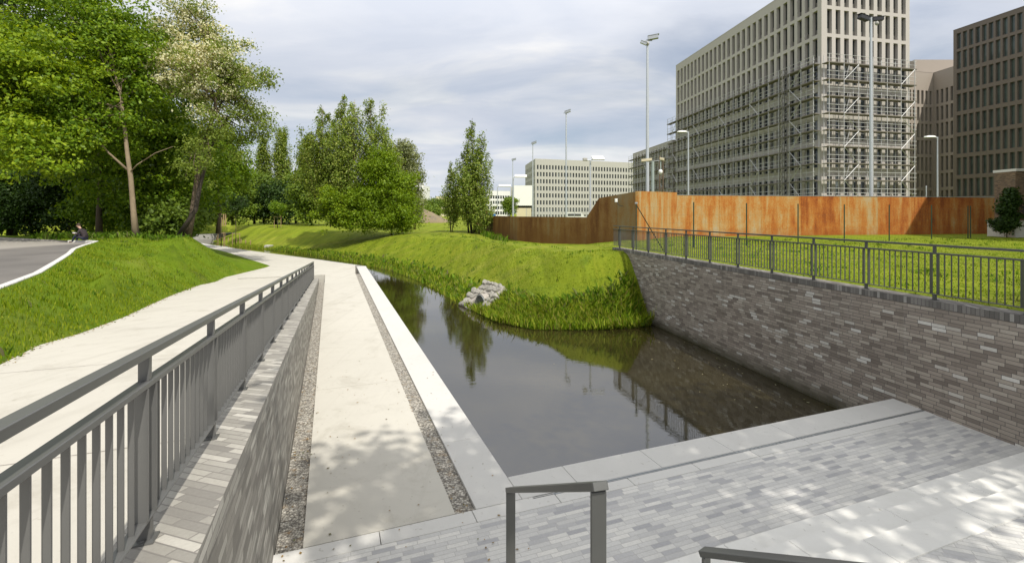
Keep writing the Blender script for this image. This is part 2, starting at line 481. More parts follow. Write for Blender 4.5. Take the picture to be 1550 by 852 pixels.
def make_rust(name='rusty_steel', RUSTST=RUST_A):
    t = NT(name); p = pos_node(t)
    mp = t.n('ShaderNodeMapping'); t.set(mp.inputs['Vector'], p); mp.inputs['Scale'].default_value = (0.9, 0.9, 0.16)
    st = t.noise(mp.outputs[0], 1.5, 5, 0.6, 0.2)
    gr = t.noise(p, 9, 6, 0.75, 0.3)
    blot = t.noise(p, 0.9, 6, 0.65)
    orand = t.n('ShaderNodeObjectInfo').outputs['Random']
    gr2 = t.noise(p, 22, 4, 0.8)
    f = t.math('ADD', t.math('ADD', t.math('MULTIPLY', st, 0.85), t.math('MULTIPLY', gr, 0.42)), t.math('ADD', t.math('MULTIPLY', blot, 0.30), t.math('MULTIPLY', gr2, 0.22)))
    f = t.math('SUBTRACT', f, 0.335)
    f = t.math('ADD', f, t.math('MULTIPLY', t.math('SUBTRACT', orand, 0.5), 0.20))
    c = t.ramp(f, RUSTST)
    sep = t.n('ShaderNodeSeparateXYZ'); t.set(sep.inputs[0], p)
    low = t.ramp(t.math('ADD', sep.outputs[2], t.math('MULTIPLY', blot, 1.4)), [(0.0, 0.0), (1.0, 1.0)])
    bz = t.ramp(t.math('ADD', t.math('MULTIPLY', sep.outputs[2], 0.2), t.math('MULTIPLY', blot, 0.5)), [(0.80, 0.6), (0.98, 0.0)])
    c = t.mix(bz, c, RUSTST[1][1])
    t.pbsdf(c, 0.85, normal=t.bump(gr, 0.35, 0.03), spec=0.25)
    return t.mat


M['asphalt'] = make_asphalt()
M['gravel'] = make_gravel()
M['water'] = make_water()
M['rust'] = make_rust()
M['rust_brown'] = make_rust('dark_brown_rust', RUST_B)  # same rust shader with a darker, browner palette, for the low wall
M['bark_pale'] = m_bark('pale_bark', (0.27, 0.21, 0.14), 0.3)
M['bark'] = m_bark('brown_bark', (0.13, 0.10, 0.07))
M['bark_dark'] = m_bark('dark_bark', (0.06, 0.05, 0.04))
M['wood'] = m_plain('stake_wood', (0.36, 0.25, 0.13), 0.8, 0, 0.25, 8)
M['green'] = m_plain('green_paint', (0.018, 0.045, 0.025), 0.45, 0, 0.1)
M['wire'] = m_plain('green_wire', (0.03, 0.06, 0.035), 0.5, 0.2, 0.1)
M['white'] = m_plain('white_paint', (0.80, 0.80, 0.78), 0.5, 0, 0.04)
M['cream'] = m_plain('cream_paint', (0.62, 0.55, 0.38), 0.5, 0, 0.05)
M['black'] = m_plain('black_plastic', (0.02, 0.02, 0.022), 0.35)
M['mast'] = m_plain('mast_metal', (0.50, 0.53, 0.56), 0.45, 0.25, 0.05)
M['mastgreen'] = m_plain('grey_green_metal', (0.34, 0.40, 0.37), 0.5, 0.2, 0.06)
M['blue'] = m_plain('blue_paint', (0.05, 0.20, 0.50), 0.5)
M['redp'] = m_plain('red_paint', (0.40, 0.07, 0.04), 0.5)
M['clad'] = m_concrete('beige_cladding', (0.46, 0.43, 0.392), 0.06, 0.08, 0.03)
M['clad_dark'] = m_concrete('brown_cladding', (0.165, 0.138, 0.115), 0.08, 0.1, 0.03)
M['clad_mid'] = m_concrete('grey_brown_cladding', (0.34, 0.295, 0.25), 0.06, 0.08, 0.03)
M['clad_grey'] = m_concrete('grey_cladding', (0.42, 0.41, 0.38), 0.05, 0.06, 0.02)
M['plinth'] = m_concrete('pale_plinth', (0.62, 0.58, 0.51), 0.05, 0.08, 0.03)
M['raw'] = m_concrete('raw_concrete', (0.40, 0.37, 0.33), 0.15, 0.3, 0.03)
M['frame'] = m_plain('window_frame', (0.19, 0.18, 0.16), 0.45, 0.3, 0.05)
M['frame_white'] = m_plain('white_window_frame', (0.34, 0.34, 0.34), 0.5, 0.0, 0.05)
M['roof'] = m_plain('roof_sheet', (0.30, 0.29, 0.27), 0.8)


def make_glass(name, col, col2):
    t = NT(name)
    r = t.n('ShaderNodeObjectInfo').outputs['Random']
    p = pos_node(t)
    n = t.noise(p, 0.45, 3)
    c = t.ramp(t.math('ADD', t.math('MULTIPLY', r, 0.6), t.math('MULTIPLY', n, 0.5)), [(0.25, col), (0.62, col), (0.85, col2)])
    t.pbsdf(c, 0.06, spec=0.6)
    return t.mat


M['glass'] = make_glass('window_glass', (0.022, 0.028, 0.030), (0.14, 0.16, 0.16))
M['glass_green'] = make_glass('green_window_glass', (0.035, 0.048, 0.044), (0.10, 0.135, 0.12))
M['planks'] = m_plain('scaffold_planks', (0.19, 0.17, 0.14), 0.85, 0, 0.2, 2)
M['tube'] = m_plain('scaffold_tube', (0.55, 0.55, 0.54), 0.5, 0.2, 0.1)
# --------------------------------------------------------------------------- camera, sun, sky
cam_d = bpy.data.cameras.new('camera'); cam = bpy.data.objects.new('camera', cam_d); COL.objects.link(cam)
cam.location = (0, 0, E); cam.rotation_euler = (R(90), 0, 0)
cam_d.sensor_width = 36; cam_d.lens = 36 * F / 1550; cam_d.shift_y = -(426 - HZ) / 1550
cam_d.clip_start = 0.05; cam_d.clip_end = 5000
scene.camera = cam
SUN_EL = R(52)
SUN_DIR = Vector((0.524 * math.cos(SUN_EL), -0.852 * math.cos(SUN_EL), math.sin(SUN_EL)))
sd = bpy.data.lights.new('sun', 'SUN'); so = bpy.data.objects.new('sun', sd); COL.objects.link(so)
sd.energy = 4.0; sd.angle = R(0.6); sd.color = (1.0, 0.95, 0.86)
so.rotation_euler = SUN_DIR.to_track_quat('Z', 'Y').to_euler(); so.location = (20, -30, 60)
w = bpy.data.worlds.new('World'); scene.world = w; w.use_nodes = True
wt = w.node_tree; wt.nodes.clear()


def wn(typ, **kw):
    nd = wt.nodes.new(typ)
    for k, v in kw.items(): setattr(nd, k, v)
    return nd


sky = wn('ShaderNodeTexSky', sky_type='NISHITA', sun_disc=False, sun_elevation=SUN_EL, sun_rotation=R(148.4), air_density=1.0, dust_density=1.5, ozone_density=1.5)
tc = wn('ShaderNodeTexCoord')
sx = wn('ShaderNodeSeparateXYZ'); wt.links.new(tc.outputs['Generated'], sx.inputs[0])


def wmath(op, a, b=None):
    nd = wn('ShaderNodeMath', operation=op)
    for i, v in enumerate((a, b)):
        if v is None: continue
        if hasattr(v, 'is_output'): wt.links.new(v, nd.inputs[i])
        else: nd.inputs[i].default_value = v
    return nd.outputs[0]


zz = wmath('ADD', wmath('MAXIMUM', sx.outputs[2], 0.0), 0.16)
cx = wn('ShaderNodeCombineXYZ')
wt.links.new(wmath('DIVIDE', sx.outputs[0], zz), cx.inputs[0]); wt.links.new(wmath('DIVIDE', sx.outputs[1], zz), cx.inputs[1])
mp = wn('ShaderNodeMapping'); wt.links.new(cx.outputs[0], mp.inputs['Vector']); mp.inputs['Scale'].default_value = (0.55, 0.95, 1); mp.inputs['Location'].default_value = (3.1, 0.7, 0.0); mp.inputs['Rotation'].default_value = (0, 0, R(-14))


def wnoise(scale, detail, rough, dist):
    nz = wn('ShaderNodeTexNoise'); wt.links.new(mp.outputs[0], nz.inputs['Vector'])
    nz.inputs['Scale'].default_value = scale; nz.inputs['Detail'].default_value = detail; nz.inputs['Roughness'].default_value = rough; nz.inputs['Distortion'].default_value = dist
    return nz.outputs['Fac']


def wramp(fac, stops):
    nd = wn('ShaderNodeValToRGB'); cr = nd.color_ramp
    while len(cr.elements) > 1: cr.elements.remove(cr.elements[-1])
    for i, (p, c) in enumerate(stops):
        el = cr.elements[0] if i == 0 else cr.elements.new(p)
        el.position = p; el.color = (c, c, c, 1) if not hasattr(c, '__len__') else (*c, 1)
    wt.links.new(fac, nd.inputs[0])
    return nd.outputs[0]


def wmix(fac, a, b):
    nd = wn('ShaderNodeMix', data_type='RGBA')
    for sock, v in ((nd.inputs[0], fac), (nd.inputs[6], a), (nd.inputs[7], b)):
        if hasattr(v, 'is_output'): wt.links.new(v, sock)
        else: sock.default_value = (*v, 1) if hasattr(v, '__len__') else v
    return nd.outputs[2]


cover = wramp(wnoise(1.0, 7, 0.55, 0.5), [(0.32, 0.42), (0.48, 0.85), (0.6, 1.0)])
tone = wramp(wnoise(1.7, 6, 0.52, 0.7), [(0.34, (5.7, 6.15, 7.1)), (0.5, (6.4, 6.75, 7.5)), (0.62, (7.7, 7.8, 8.0)), (0.76, (8.8, 8.8, 8.75))])
zb = wramp(sx.outputs[2], [(0.0, (1.08, 1.08, 1.08)), (0.22, (1.0, 1.0, 1.0)), (0.50, (1.54, 1.49, 1.42)), (0.9, (1.74, 1.67, 1.55))])
vm = wn('ShaderNodeMix', data_type='RGBA', blend_type='MULTIPLY'); vm.inputs[0].default_value = 1.0
wt.links.new(tone, vm.inputs[6]); wt.links.new(zb, vm.inputs[7])
skyc = wmix(cover, sky.outputs[0], vm.outputs[2])
bg = wn('ShaderNodeBackground'); wt.links.new(skyc, bg.inputs[0]); bg.inputs[1].default_value = 0.105
wo = wn('ShaderNodeOutputWorld'); wt.links.new(bg.outputs[0], wo.inputs[0])
vs = scene.view_settings; vs.view_transform = 'Standard'; vs.look = 'None'; vs.exposure = 0.0; vs.gamma = 1.0; vs.use_curve_mapping = False
scene.render.engine = 'CYCLES'
scene.cycles.max_bounces = 6; scene.cycles.transparent_max_bounces = 6; scene.cycles.caustics_reflective = False; scene.cycles.caustics_refractive = False

# --------------------------------------------------------------------------- plan data
BW = [(5.95, 20.35), (5.0, 19.75), (3.34, 19.5), (0.95, 19.6), (-0.4, 20.8), (-1.6, 23.2), (-3.0, 26.2), (-6.2, 33.4), (-9.35, 39.1), (-14.3, 45.4), (-21, 53.2), (-31, 61.8), (-41, 70.5), (-50, 80), (-53, 90), (-55, 97), (-57, 99), (-62, 92), (-75, 78), (-130, 62)]
WALL_D = Vector((-0.2075, 0.978))                      # right-hand wall, running away


def wall_pt(Y, off=0.0):
    """point of the wall's water-side face at depth Y, moved off to the right"""
    x = 7.73 - 0.2136 * (Y - 11.6)
    return (x + off * 0.978, Y + off * 0.2075)


def seg_dist(px, py, pts):
    d = np.full(px.shape, 1e9)
    for (x0, y0), (x1, y1) in zip(pts[:-1], pts[1:]):
        dx, dy = x1 - x0, y1 - y0
        t = np.clip(((px - x0) * dx + (py - y0) * dy) / (dx * dx + dy * dy), 0, 1)
        d = np.minimum(d, np.hypot(px - x0 - t * dx, py - y0 - t * dy))
    return d


def lawn_level(x, y):
    x = np.asarray(x, float); y = np.asarray(y, float)
    wx = 7.73 - 0.2136 * (y - 11.6)
    dr = x - wx                                          # distance right of the wall
    base = E - 2.07 - 0.45 * np.exp(-((x + 22) / 17) ** 2 - ((y - 62) / 16) ** 2)
    right = E - 1.74 - 0.06 * np.clip((dr - 2) / 10, 0, 1)
    near = np.clip(1 - (y - 22) / 7.0, 0, 1)             # towards the wall's far end
    side = np.clip((dr + 2.5) / 2.5, 0, 1)
    k = np.clip(side * np.where(y < 22, 1.0, np.maximum(near, np.clip((dr - 0.8) / 3.0, 0, 1) * (y < 60))), 0, 1)
    z = base * (1 - k) + right * k
    # dip in front of the low rusty wall
    wx2 = np.interp(y, [31, 43.6, 68], [8.05, 0.5, -5.0])
    dip = np.exp(-((x - wx2 + 1.2) / 2.4) ** 2) * np.clip((y - 31.5) / 3, 0, 1) * np.clip((62 - y) / 14, 0, 1)
    z = z - 0.52 * dip
    z = z + 0.05 * np.sin(x * 0.35 + 1.0) * np.cos(y * 0.27) * np.clip(y / 60, 0, 1)
    return z


def ground_z(x, y):
    """lawn and bank height (right and far side of the water)"""
    x = np.atleast_1d(np.asarray(x, float)); y = np.atleast_1d(np.asarray(y, float))
    L = lawn_level(x, y)
    d = seg_dist(x, y, BW)
    wx = 7.73 - 0.2136 * (y - 11.6)
    wfac = np.clip((x - 2.0) / 3.5, 0, 1) * (y < 26)
    wid = 5.5 * (1 - wfac) + 2.6 * wfac
    wid = np.where(y > 36, np.interp(y, [36, 50, 60, 75], [5.2, 6.5, 9.0, 7.0]), wid)
    t = np.clip(d / wid, 0, 1)
    s = t * (1.22 - 0.22 * t ** 5)
    z = -0.15 + (L + 0.15) * s
    return np.where((x > wx + 0.2) & (y < 24.6), L, z)


# --------------------------------------------------------------------------- lawn sheet with the bank
def poly_mask(px, py, poly):
    ins = np.zeros(px.shape, bool)
    n = len(poly)
    for i in range(n):
        x0, y0 = poly[i]; x1, y1 = poly[(i + 1) % n]
        c = ((y0 > py) != (y1 > py)) & (px < (x1 - x0) * (py - y0) / ((y1 - y0) if y1 != y0 else 1e-9) + x0)
        ins ^= c
    return ins


def cdt_sheet(boundary, interior, extra_edges=()):
    pts = [Vector(p) for p in boundary]
    nb = len(pts)
    edges = [(i, (i + 1) % nb) for i in range(nb)]
    for line in extra_edges:
        b = len(pts); pts += [Vector(p) for p in line]
        edges += [(b + i, b + i + 1) for i in range(len(line) - 1)]
    pts += [Vector(p) for p in interior]
    vo, eo, fo, *_ = delaunay_2d_cdt(pts, edges, [list(range(nb))], 1, 1e-4)
    return np.array([(v.x, v.y) for v in vo]), fo


def resample(pts, step):
    out = []
    for a, b in zip(pts[:-1], pts[1:]):
        L = math.dist(a, b); n = max(1, int(L / step))
        for i in range(n): out.append((a[0] + (b[0] - a[0]) * i / n, a[1] + (b[1] - a[1]) * i / n))
    return out + [pts[-1]]


def polar_points(n_r, r0, r1, da, a0, a1, seed):
    g = np.random.default_rng(seed)
    rs = r0 * (r1 / r0) ** (np.arange(n_r) / (n_r - 1))
    out = []
    for r in rs:
        a = np.arange(a0, a1, da) + g.uniform(0, da)
        rr = r * (1 + g.uniform(-.3, .3, a.shape) * math.log(r1 / r0) / n_r)
        out.append(np.stack([rr * np.sin(a), rr * np.cos(a)], 1))
    return np.concatenate(out)


wl = resample(BW, 0.8)
wallc = [wall_pt(y, 0.22) for y in np.arange(-6, 20.3, 1.0)]
LAWN_POLY = wallc + wl + [(-900, 62), (-1600, 2600), (2600, 2600), (2600, -6)]
ip = polar_points(120, 8, 1500, 0.017, R(-80), R(80), 3)
ip = np.concatenate([ip, np.random.default_rng(5).uniform((-8, 18), (12, 45), (2600, 2))])
mk = poly_mask(ip[:, 0], ip[:, 1], LAWN_POLY) & (seg_dist(ip[:, 0], ip[:, 1], LAWN_POLY + [LAWN_POLY[0]]) > 0.15)
wx_ = 7.73 - 0.2136 * (ip[:, 1] - 11.6)
mk &= ~((np.abs(ip[:, 0] - wx_ - 0.2) < 0.3) & (ip[:, 1] < 25.5))
ip = ip[mk]
lines = [[wall_pt(y, o) for y in np.arange(20.9, 24.9, 0.4)] for o in (0.12, 0.30)]
vo, fo = cdt_sheet(LAWN_POLY, ip, lines)
zz_ = ground_z(vo[:, 0], vo[:, 1])
me = bpy.data.meshes.new('lawn'); me.from_pydata([(x, y, z) for (x, y), z in zip(vo, zz_)], [], fo); me.materials.append(M['lawn'])
me.polygons.foreach_set('use_smooth', [True] * len(me.polygons))
lawn = bpy.data.objects.new('lawn', me); COL.objects.link(lawn); tag(lawn, kind='structure')

# --------------------------------------------------------------------------- water and canal bed
wb = MB(); wb.add([(-140, 3, 0), (12, 3, 0), (12, 24, 0), (-10, 60, 0), (-45, 112, 0), (-140, 112, 0)], [(0, 1, 2, 3, 4, 5)])
tag(wb.build('water', M['water']), kind='structure')
gb = MB(); gb.add([(-1800, -60, -1.2), (2600, -60, -1.2), (2600, 2600, -1.2), (-1800, 2600, -1.2)], [(0, 1, 2, 3)])
tag(gb.build('ground', M['asphalt']), kind='structure')

# --------------------------------------------------------------------------- quay
ZQ = 0.75
vQ0, vWall = 2.45, -0.6
uC = 6.72                                              # front coping edge
uCor = UX * -10.73 + UY * 35.6                         # far corner along u
QUAY2 = [(-10.73, 35.6), (-15.9, 40.4), (-28.9, 51.9), (-44.5, 67.0), (-60, 70.5), (-110, 62)]


def quad_uv(u0, u1, v0, v1):
    return [UV(u0, v0), UV(u0, v1), UV(u1, v1), UV(u1, v0)]


uEnd = 29.5                                            # the ramp wall dies into the walkway here
# concrete walkway: between the gravel strips, then the far slab turning left along the canal
mb = MB()
sl = np.linspace(6.14, 33.0, 6)
for a, b in zip(sl[:-1], sl[1:]):
    mb.prism(quad_uv(a + 0.006, b - 0.006, -0.30, 1.52), 0.2, ZQ)
o = mb.build('walkway', M['walk'], ang=TH); tag(o, kind='structure')
pl_left = [(-18.0, 36.0), (-29, 49), (-40, 61.0), (-60, 62.5), (-110, 54)]
# far promenade (the ramp and the walkway meet here)
mb = MB()
c1 = UV(33.0, -0.30)
far_edge = [(-11.8, 36.4), (-16.7, 40.9), (-29.5, 52.3), (-45, 66.3), (-60, 69.6), (-110, 61)]
mb.prism([UV(33.006, 1.52), far_edge[0]] + far_edge[1:] + pl_left[::-1] + [UV(33.006, -5.2)], -0.8, ZQ)
tag(mb.build('promenade', M['walk'], ang=TH), kind='structure')
# gravel strips
mb = MB()
mb.prism(quad_uv(6.14, 29.5, vWall + 0.002, -0.304), 0.2, ZQ - 0.035)
tag(mb.build('gravel_strip', M['gravel']), kind='structure')
mb = MB(); mb.prism(quad_uv(6.14, 33.0, 1.524, 1.796), 0.2, ZQ - 0.035)
tag(mb.build('gravel_strip', M['gravel']), kind='structure')
# coping slabs along the water: one sheet of stones with open joints
mb = MB()
us = list(np.arange(6.14, uCor, 1.95)) + [uCor + 0.25]
for a, b in zip(us[:-1], us[1:]):
    mb.prism(quad_uv(a + 0.003, b - 0.003, 1.80, vQ0), -0.8, ZQ + 0.005)
tag(mb.build('quay_coping', M['stone'], ang=TH, bevel=0.006), kind='structure')
mb = MB()
vs_ = [vQ0 + 0.003] + list(np.arange(3.35, 11.0, 1.42)) + [11.25]
for a, b in zip(vs_[:-1], vs_[1:]):
    mb.prism(quad_uv(6.14, uC, a + 0.003, b - 0.003), -0.8, ZQ + 0.005)
tag(mb.build('quay_coping', M['stone'], ang=TH, bevel=0.006), kind='structure')
# outer coping of the canal leg that turns left
mb = MB()
q = QUAY2
qi = far_edge
for i in range(len(q) - 1):
    mb.prism([q[i], q[i + 1], qi[i + 1], qi[i]], -0.8, ZQ + 0.006)
tag(mb.build('quay_coping', M['stone'], ang=R(45)), kind='structure')
# ledge on the other side of that bend
mb = MB(); mb.prism([(-56.5, 81.5), (-52.0, 96.5), (-54.0, 98.0), (-58.5, 83.2), (-76, 76), (-76, 73.5)], -0.8, ZQ + 0.1)
tag(mb.build('quay_ledge', M['stone'], ang=R(45)), kind='structure')
# drain channel and kerb slabs
mb = MB(); mb.prism(quad_uv(6.082, 6.138, 2.2, 11.25), 0.3, ZQ - 0.03)
tag(mb.build('drain_channel', M['slot']), kind='structure')
dr = thing('drain_grate', 'narrow steel slot grate let into the stone edge beside the water', 'drain', (*UV(6.11, 7.0), ZQ))
g = MB(); g.prism(quad_uv(6.088, 6.102, 2.6, 11.2), 0.5, ZQ + 0.002); g.build('edge_strip', M['steel'], dr)
g = MB(); g.prism(quad_uv(6.118, 6.132, 2.6, 11.2), 0.5, ZQ + 0.002); g.build('edge_strip', M['steel'], dr)
g = MB()
for k in range(60): g.prism(quad_uv(6.103, 6.117, 6.2 + k * .083, 6.2 + k * .083 + 0.05), 0.5, ZQ - 0.002)
g.build('grate', M['steel'], dr); rebase(dr)
mb = MB()
ks = list(np.arange(-0.62, 11.2, 1.18)) + [11.3]
for a, b in zip(ks[:-1], ks[1:]):
    if a < 2.2: mb.prism(quad_uv(5.88, 6.135, a + 0.004, b - 0.004), 0.3, ZQ + 0.002)
    else: mb.prism(quad_uv(5.88, 6.08, a + 0.004, b - 0.004), 0.3, ZQ + 0.002)
tag(mb.build('kerb', M['kerb'], ang=TH, bevel=0.005), kind='structure')
# paving and the broad steps that climb towards the viewer
mb = MB(); mb.prism(quad_uv(4.0, 5.876, -0.62, 11.6), 0.2, ZQ - 0.003)
tag(mb.build('paving', M['paving'], ang=math.pi / 2 - TH - math.pi / 2), kind='structure')
steps = [(4.30, 3.93, 0.90), (3.926, 3.50, 1.05), (3.496, 3.12, 1.20)]
for k, (u1, u0, z) in enumerate(steps):
    mb = MB(); js = list(np.arange(-0.62 + 0.55 * k, 11.6, 1.6)) ; js = ([-0.62] if js[0] > -0.6 else []) + js + [11.75]
    for a, b in zip(js[:-1], js[1:]):
        mb.prism(quad_uv(u0 - 0.3, u1, a + 0.003, b - 0.003) if k < 2 else quad_uv(u0, u1, a + 0.003, b - 0.003), 0.2 + 0.1 * k, z)
    if k < 2:
        pass
    tag(mb.build('stone_step', M['stone2'], ang=TH, bevel=0.008), kind='structure')
mb = MB(); mb.prism(quad_uv(2.6, 3.116, -0.62, 11.9), 0.2, 1.197)
tag(mb.build('landing', M['paving'], ang=TH), kind='structure')
mb = MB()
for k in range(11):
    mb.prism(quad_uv(2.6 - 0.29 * (k + 1), 2.6 - 0.29 * k - 0.002, -0.62, 12.0), 0.0, 1.2 + 0.159 * (k + 1))
tag(mb.build('stairs', M['stone2'], ang=TH), kind='structure')

# --------------------------------------------------------------------------- ramp path and left wall
def ramp_z(x, y):
    u = UX * x + UY * y
    return max(E - 1.431 - 0.0765 * u, ZQ + 0.004)


kz = -0.05
left_edge = [(-5.7, 1.0), (-6.6, 4.0)]
for px, py in ((0, 552), (60, 522), (120, 505), (190, 479), (230, 460), (262, 446), (300, 432), (340, 423.5), (372, 415), (392, 408.5)):
    a, b = (px - 775) / F, (HZ - py) / F                 # on the ramp plane: E + b Y = E - 1.48 - .0765 (UX a + UY) Y
    Y = 1.481 / (-b - 0.0765 * (UX * a + UY))
    left_edge.append((a * Y, Y))
left_edge = [p for p in left_edge if p[1] < 34] + [(-18.0, 36.0)]
mb = MB()
vB = -1.02
rp = [UV(-1.5, vB)] + [UV(u, vB) for u in np.arange(1, 30, 2.0)] + [UV(32.9, vB), UV(32.9, -5.2)] + left_edge[::-1]
bnd = resample(rp + [rp[0]], 1.0)[:-1]
g_ = np.random.default_rng(4).uniform((-19, 0), (0, 36), (900, 2))
mk = poly_mask(g_[:, 0], g_[:, 1], bnd) & (seg_dist(g_[:, 0], g_[:, 1], bnd + [bnd[0]]) > 0.3)
vo2, fo2 = cdt_sheet(bnd, g_[mk])
me = bpy.data.meshes.new('ramp_path')
me.from_pydata([(x, y, ramp_z(x, y) + kz) for x, y in vo2], [], fo2); me.materials.append(M['path'])
me.polygons.foreach_set('use_smooth', [True] * len(me.polygons))
o = bpy.data.objects.new('ramp_path', me); COL.objects.link(o); tag(o, kind='structure')
# expansion joints across the ramp: narrow dark strips 4 mm proud
mb = MB()
for u in (4.6, 8.4, 12.2, 16.0, 19.8, 23.6, 27.4):
    a, b = UV(u, -1.05), UV(u, -5.0 - 0.12 * u)
    n = Vector((UX, UY, 0)) * 0.006
    za, zb = ramp_z(*a) + kz + 0.004, ramp_z(*b) + kz + 0.004
    mb.add([(a[0] - n.x, a[1] - n.y, za), (a[0] + n.x, a[1] + n.y, za), (b[0] + n.x, b[1] + n.y, zb), (b[0] - n.x, b[1] - n.y, zb)], [(0, 1, 2, 3)])
tag(mb.build('path_joint', M['raw']), kind='structure')

lw = thing('retaining_wall', 'pale clinker brick wall sloping down beside the concrete walkway, under the long grey railing', 'wall', (*UV(12, -0.8), ZQ))
mb = MB(); us = list(np.arange(-1.5, uEnd, 1.0)) + [uEnd]
bt = lambda x, y: max(ramp_z(x, y) - 0.16, ZQ - 0.3)
for a, b in zip(us[:-1], us[1:]): mb.prism(quad_uv(a, b, -0.985, -0.606), 0.1, bt)
mb.build('brickwork', M['wallbrick_pale'], lw, ang=TH)
mb = MB()
for a, b in zip(us[:-1], us[1:]): mb.prism(quad_uv(a, b, -1.015, vWall), lambda x, y: bt(x, y) + 0.003, lambda x, y: max(ramp_z(x, y), ZQ - 0.1))
mb.build('coping', M['cap_pale'], lw, ang=TH); rebase(lw)

# --------------------------------------------------------------------------- right wall
ZW = E - 1.70
rw = thing('retaining_wall', 'tall dark grey clinker brick wall with pale flecks rising from the water below the lawn', 'wall', (*wall_pt(12), 0))
ys = np.arange(-6, 24.01, 2.0)
mb = MB(); mb.prism([wall_pt(-6), wall_pt(24.2), wall_pt(24.2, .42), wall_pt(-6, .42)], -1.0, ZW - 0.135)
WANG = math.atan2(-0.2075, 0.978)
mb.build('brickwork', M['wallbrick'], rw, ang=WANG)
mb = MB(); mb.prism([wall_pt(-6, -0.012), wall_pt(24.2, -0.012), wall_pt(24.2, .435), wall_pt(-6, .435)], ZW - 0.132, ZW)
mb.build('coping', M['wallcap'], rw, ang=WANG); rebase(rw)


# --------------------------------------------------------------------------- railings
def railing(label, path_fn, s_list, rail_h, mat, n_bal=10):
    """path_fn(s) -> foot point on the coping; s_list: post stations"""
    c = path_fn(s_list[len(s_list) // 2])
    root = thing('metal_railing', label, 'railing', c)
    up = Vector((0, 0, 1))
    d = (Vector(path_fn(s_list[-1])) - Vector(path_fn(s_list[0]))).normalized()
    side = d.cross(up).normalized()
    A, B = Vector(path_fn(s_list[0] - 0.7)), Vector(path_fn(s_list[-1] + 0.12))
    for nm, h, wd, th in (('handrail', rail_h, 0.062, 0.040), ('top_rail', rail_h - 0.155, 0.062, 0.030), ('bottom_rail', 0.115, 0.060, 0.014)):
        m_ = MB(); m_.bar(A + up * h, B + up * h, wd, th, side); m_.build(nm, mat, root, bevel=0.003)
    bals = []
    for i, s in enumerate(s_list):
        f = Vector(path_fn(s))
        m_ = MB()
        m_.obox(f + up * 0.055, d * 0.022, side * 0.030, up * 0.0525)
        m_.obox(f + up * 0.005, d * 0.055, side * 0.050, up * 0.005)
        for kx in (-1, 1): m_.obox(f + up * 0.013 + d * 0.04 * kx, d * 0.009, side * 0.009, up * 0.004)
        m_.obox(f + up * (rail_h - 0.0795), d * 0.019, side * 0.024, up * 0.060)
        for k in (-1, 1):
            p = Vector(path_fn(s + k * 0.062))
            m_.obox(p + up * ((rail_h - 0.17 + 0.122) / 2), d * 0.006, side * 0.034, up * ((rail_h - 0.17 - 0.122) / 2))
        m_.build('post', mat, root)
        if i + 1 < len(s_list):
            a, b = s + 0.062, s_list[i + 1] - 0.062
            bals += [a + (b - a) * (k + 1) / (n_bal + 1) for k in range(n_bal)]
    a = s_list[0] - 0.062
    bals += [a - 0.122 * (k + 1) for k in range(5)]
    hb = (rail_h - 0.17 - 0.122) / 2
    proto = MB(); proto.obox((0, 0, 0), d * 0.005, side * 0.0125, up * hb)
    pm = None
    bals.sort(key=lambda s: (Vector(path_fn(s)) - Vector((0, 0, E))).length)
    inv = Matrix.Translation(-Vector(c))
    rest = MB()
    for k, s in enumerate(bals):
        p = Vector(path_fn(s)) + up * ((rail_h - 0.17 + 0.122) / 2)
        if k < 100:
            if pm is None:
                o_ = proto.build('baluster', mat, root); pm = o_
            else:
                o_ = pm.copy(); COL.objects.link(o_); o_.parent = root
            o_.location = p
        else:
            rest.obox(p, d * 0.005, side * 0.0125, up * hb)
    if rest.v: tag(rest.build('baluster', mat, root), kind='stuff')
    rebase(root)
    return root


def left_foot(s):
    x, y = UV(s, -0.88)
    return (x, y, ramp_z(x, y))


railing('long grey flat bar railing running down the ramp on the pale brick wall', left_foot, list(2.95 + 1.45 * np.arange(-1, 19)), 0.95, M['railside'])


def right_foot(s):
    x, y = wall_pt(23.9 - s * 0.978, 0.12)
    return (x, y, ZW)


railing('dark grey flat bar railing on the tall wall in front of the fenced lawn', right_foot, list(0.25 + 1.45 * np.arange(0, 14)), 1.07, M['rail'])


def stair_rail(label, p0, p1, w, floor0, floor1, extra=None):
    root = thing('stair_handrail', label, 'handrail', (p1[0], p1[1], floor1))
    p0, p1 = Vector(p0), Vector(p1)
    d = (p1 - p0).normalized(); hd = Vector((d.x, d.y, 0)).normalized(); side = hd.cross(Vector((0, 0, 1)))
    e0 = p0 - d * 0.02 if extra is None else Vector(extra)
    m_ = MB(); m_.bar(e0, p1 + d * 0.02, w, 0.026, side); m_.build('handrail', M['rail'], root, bevel=0.002)
    for q, fl in ((p0, floor0), (p1, floor1)):
        m_ = MB(); zt = q.z - 0.015
        m_.obox((q.x, q.y, (zt + fl) / 2), hd * 0.006, side * (w / 2), (0, 0, (zt - fl) / 2)); m_.build('post', M['rail'], root, bevel=0.0015)
    rebase(root)


stair_rail('dark metal stair handrail with two flat posts in front of the water', (0.268, 1.50, E - 0.845), (-0.007, 2.62, E - 1.495), 0.050, 1.9, 1.2)
stair_rail('dark metal stair handrail cut by the lower edge of the picture, over the stone steps', (1.40, 1.38, E - 1.06), (0.855, 2.13, E - 1.49), 0.052, 1.7, 1.2)
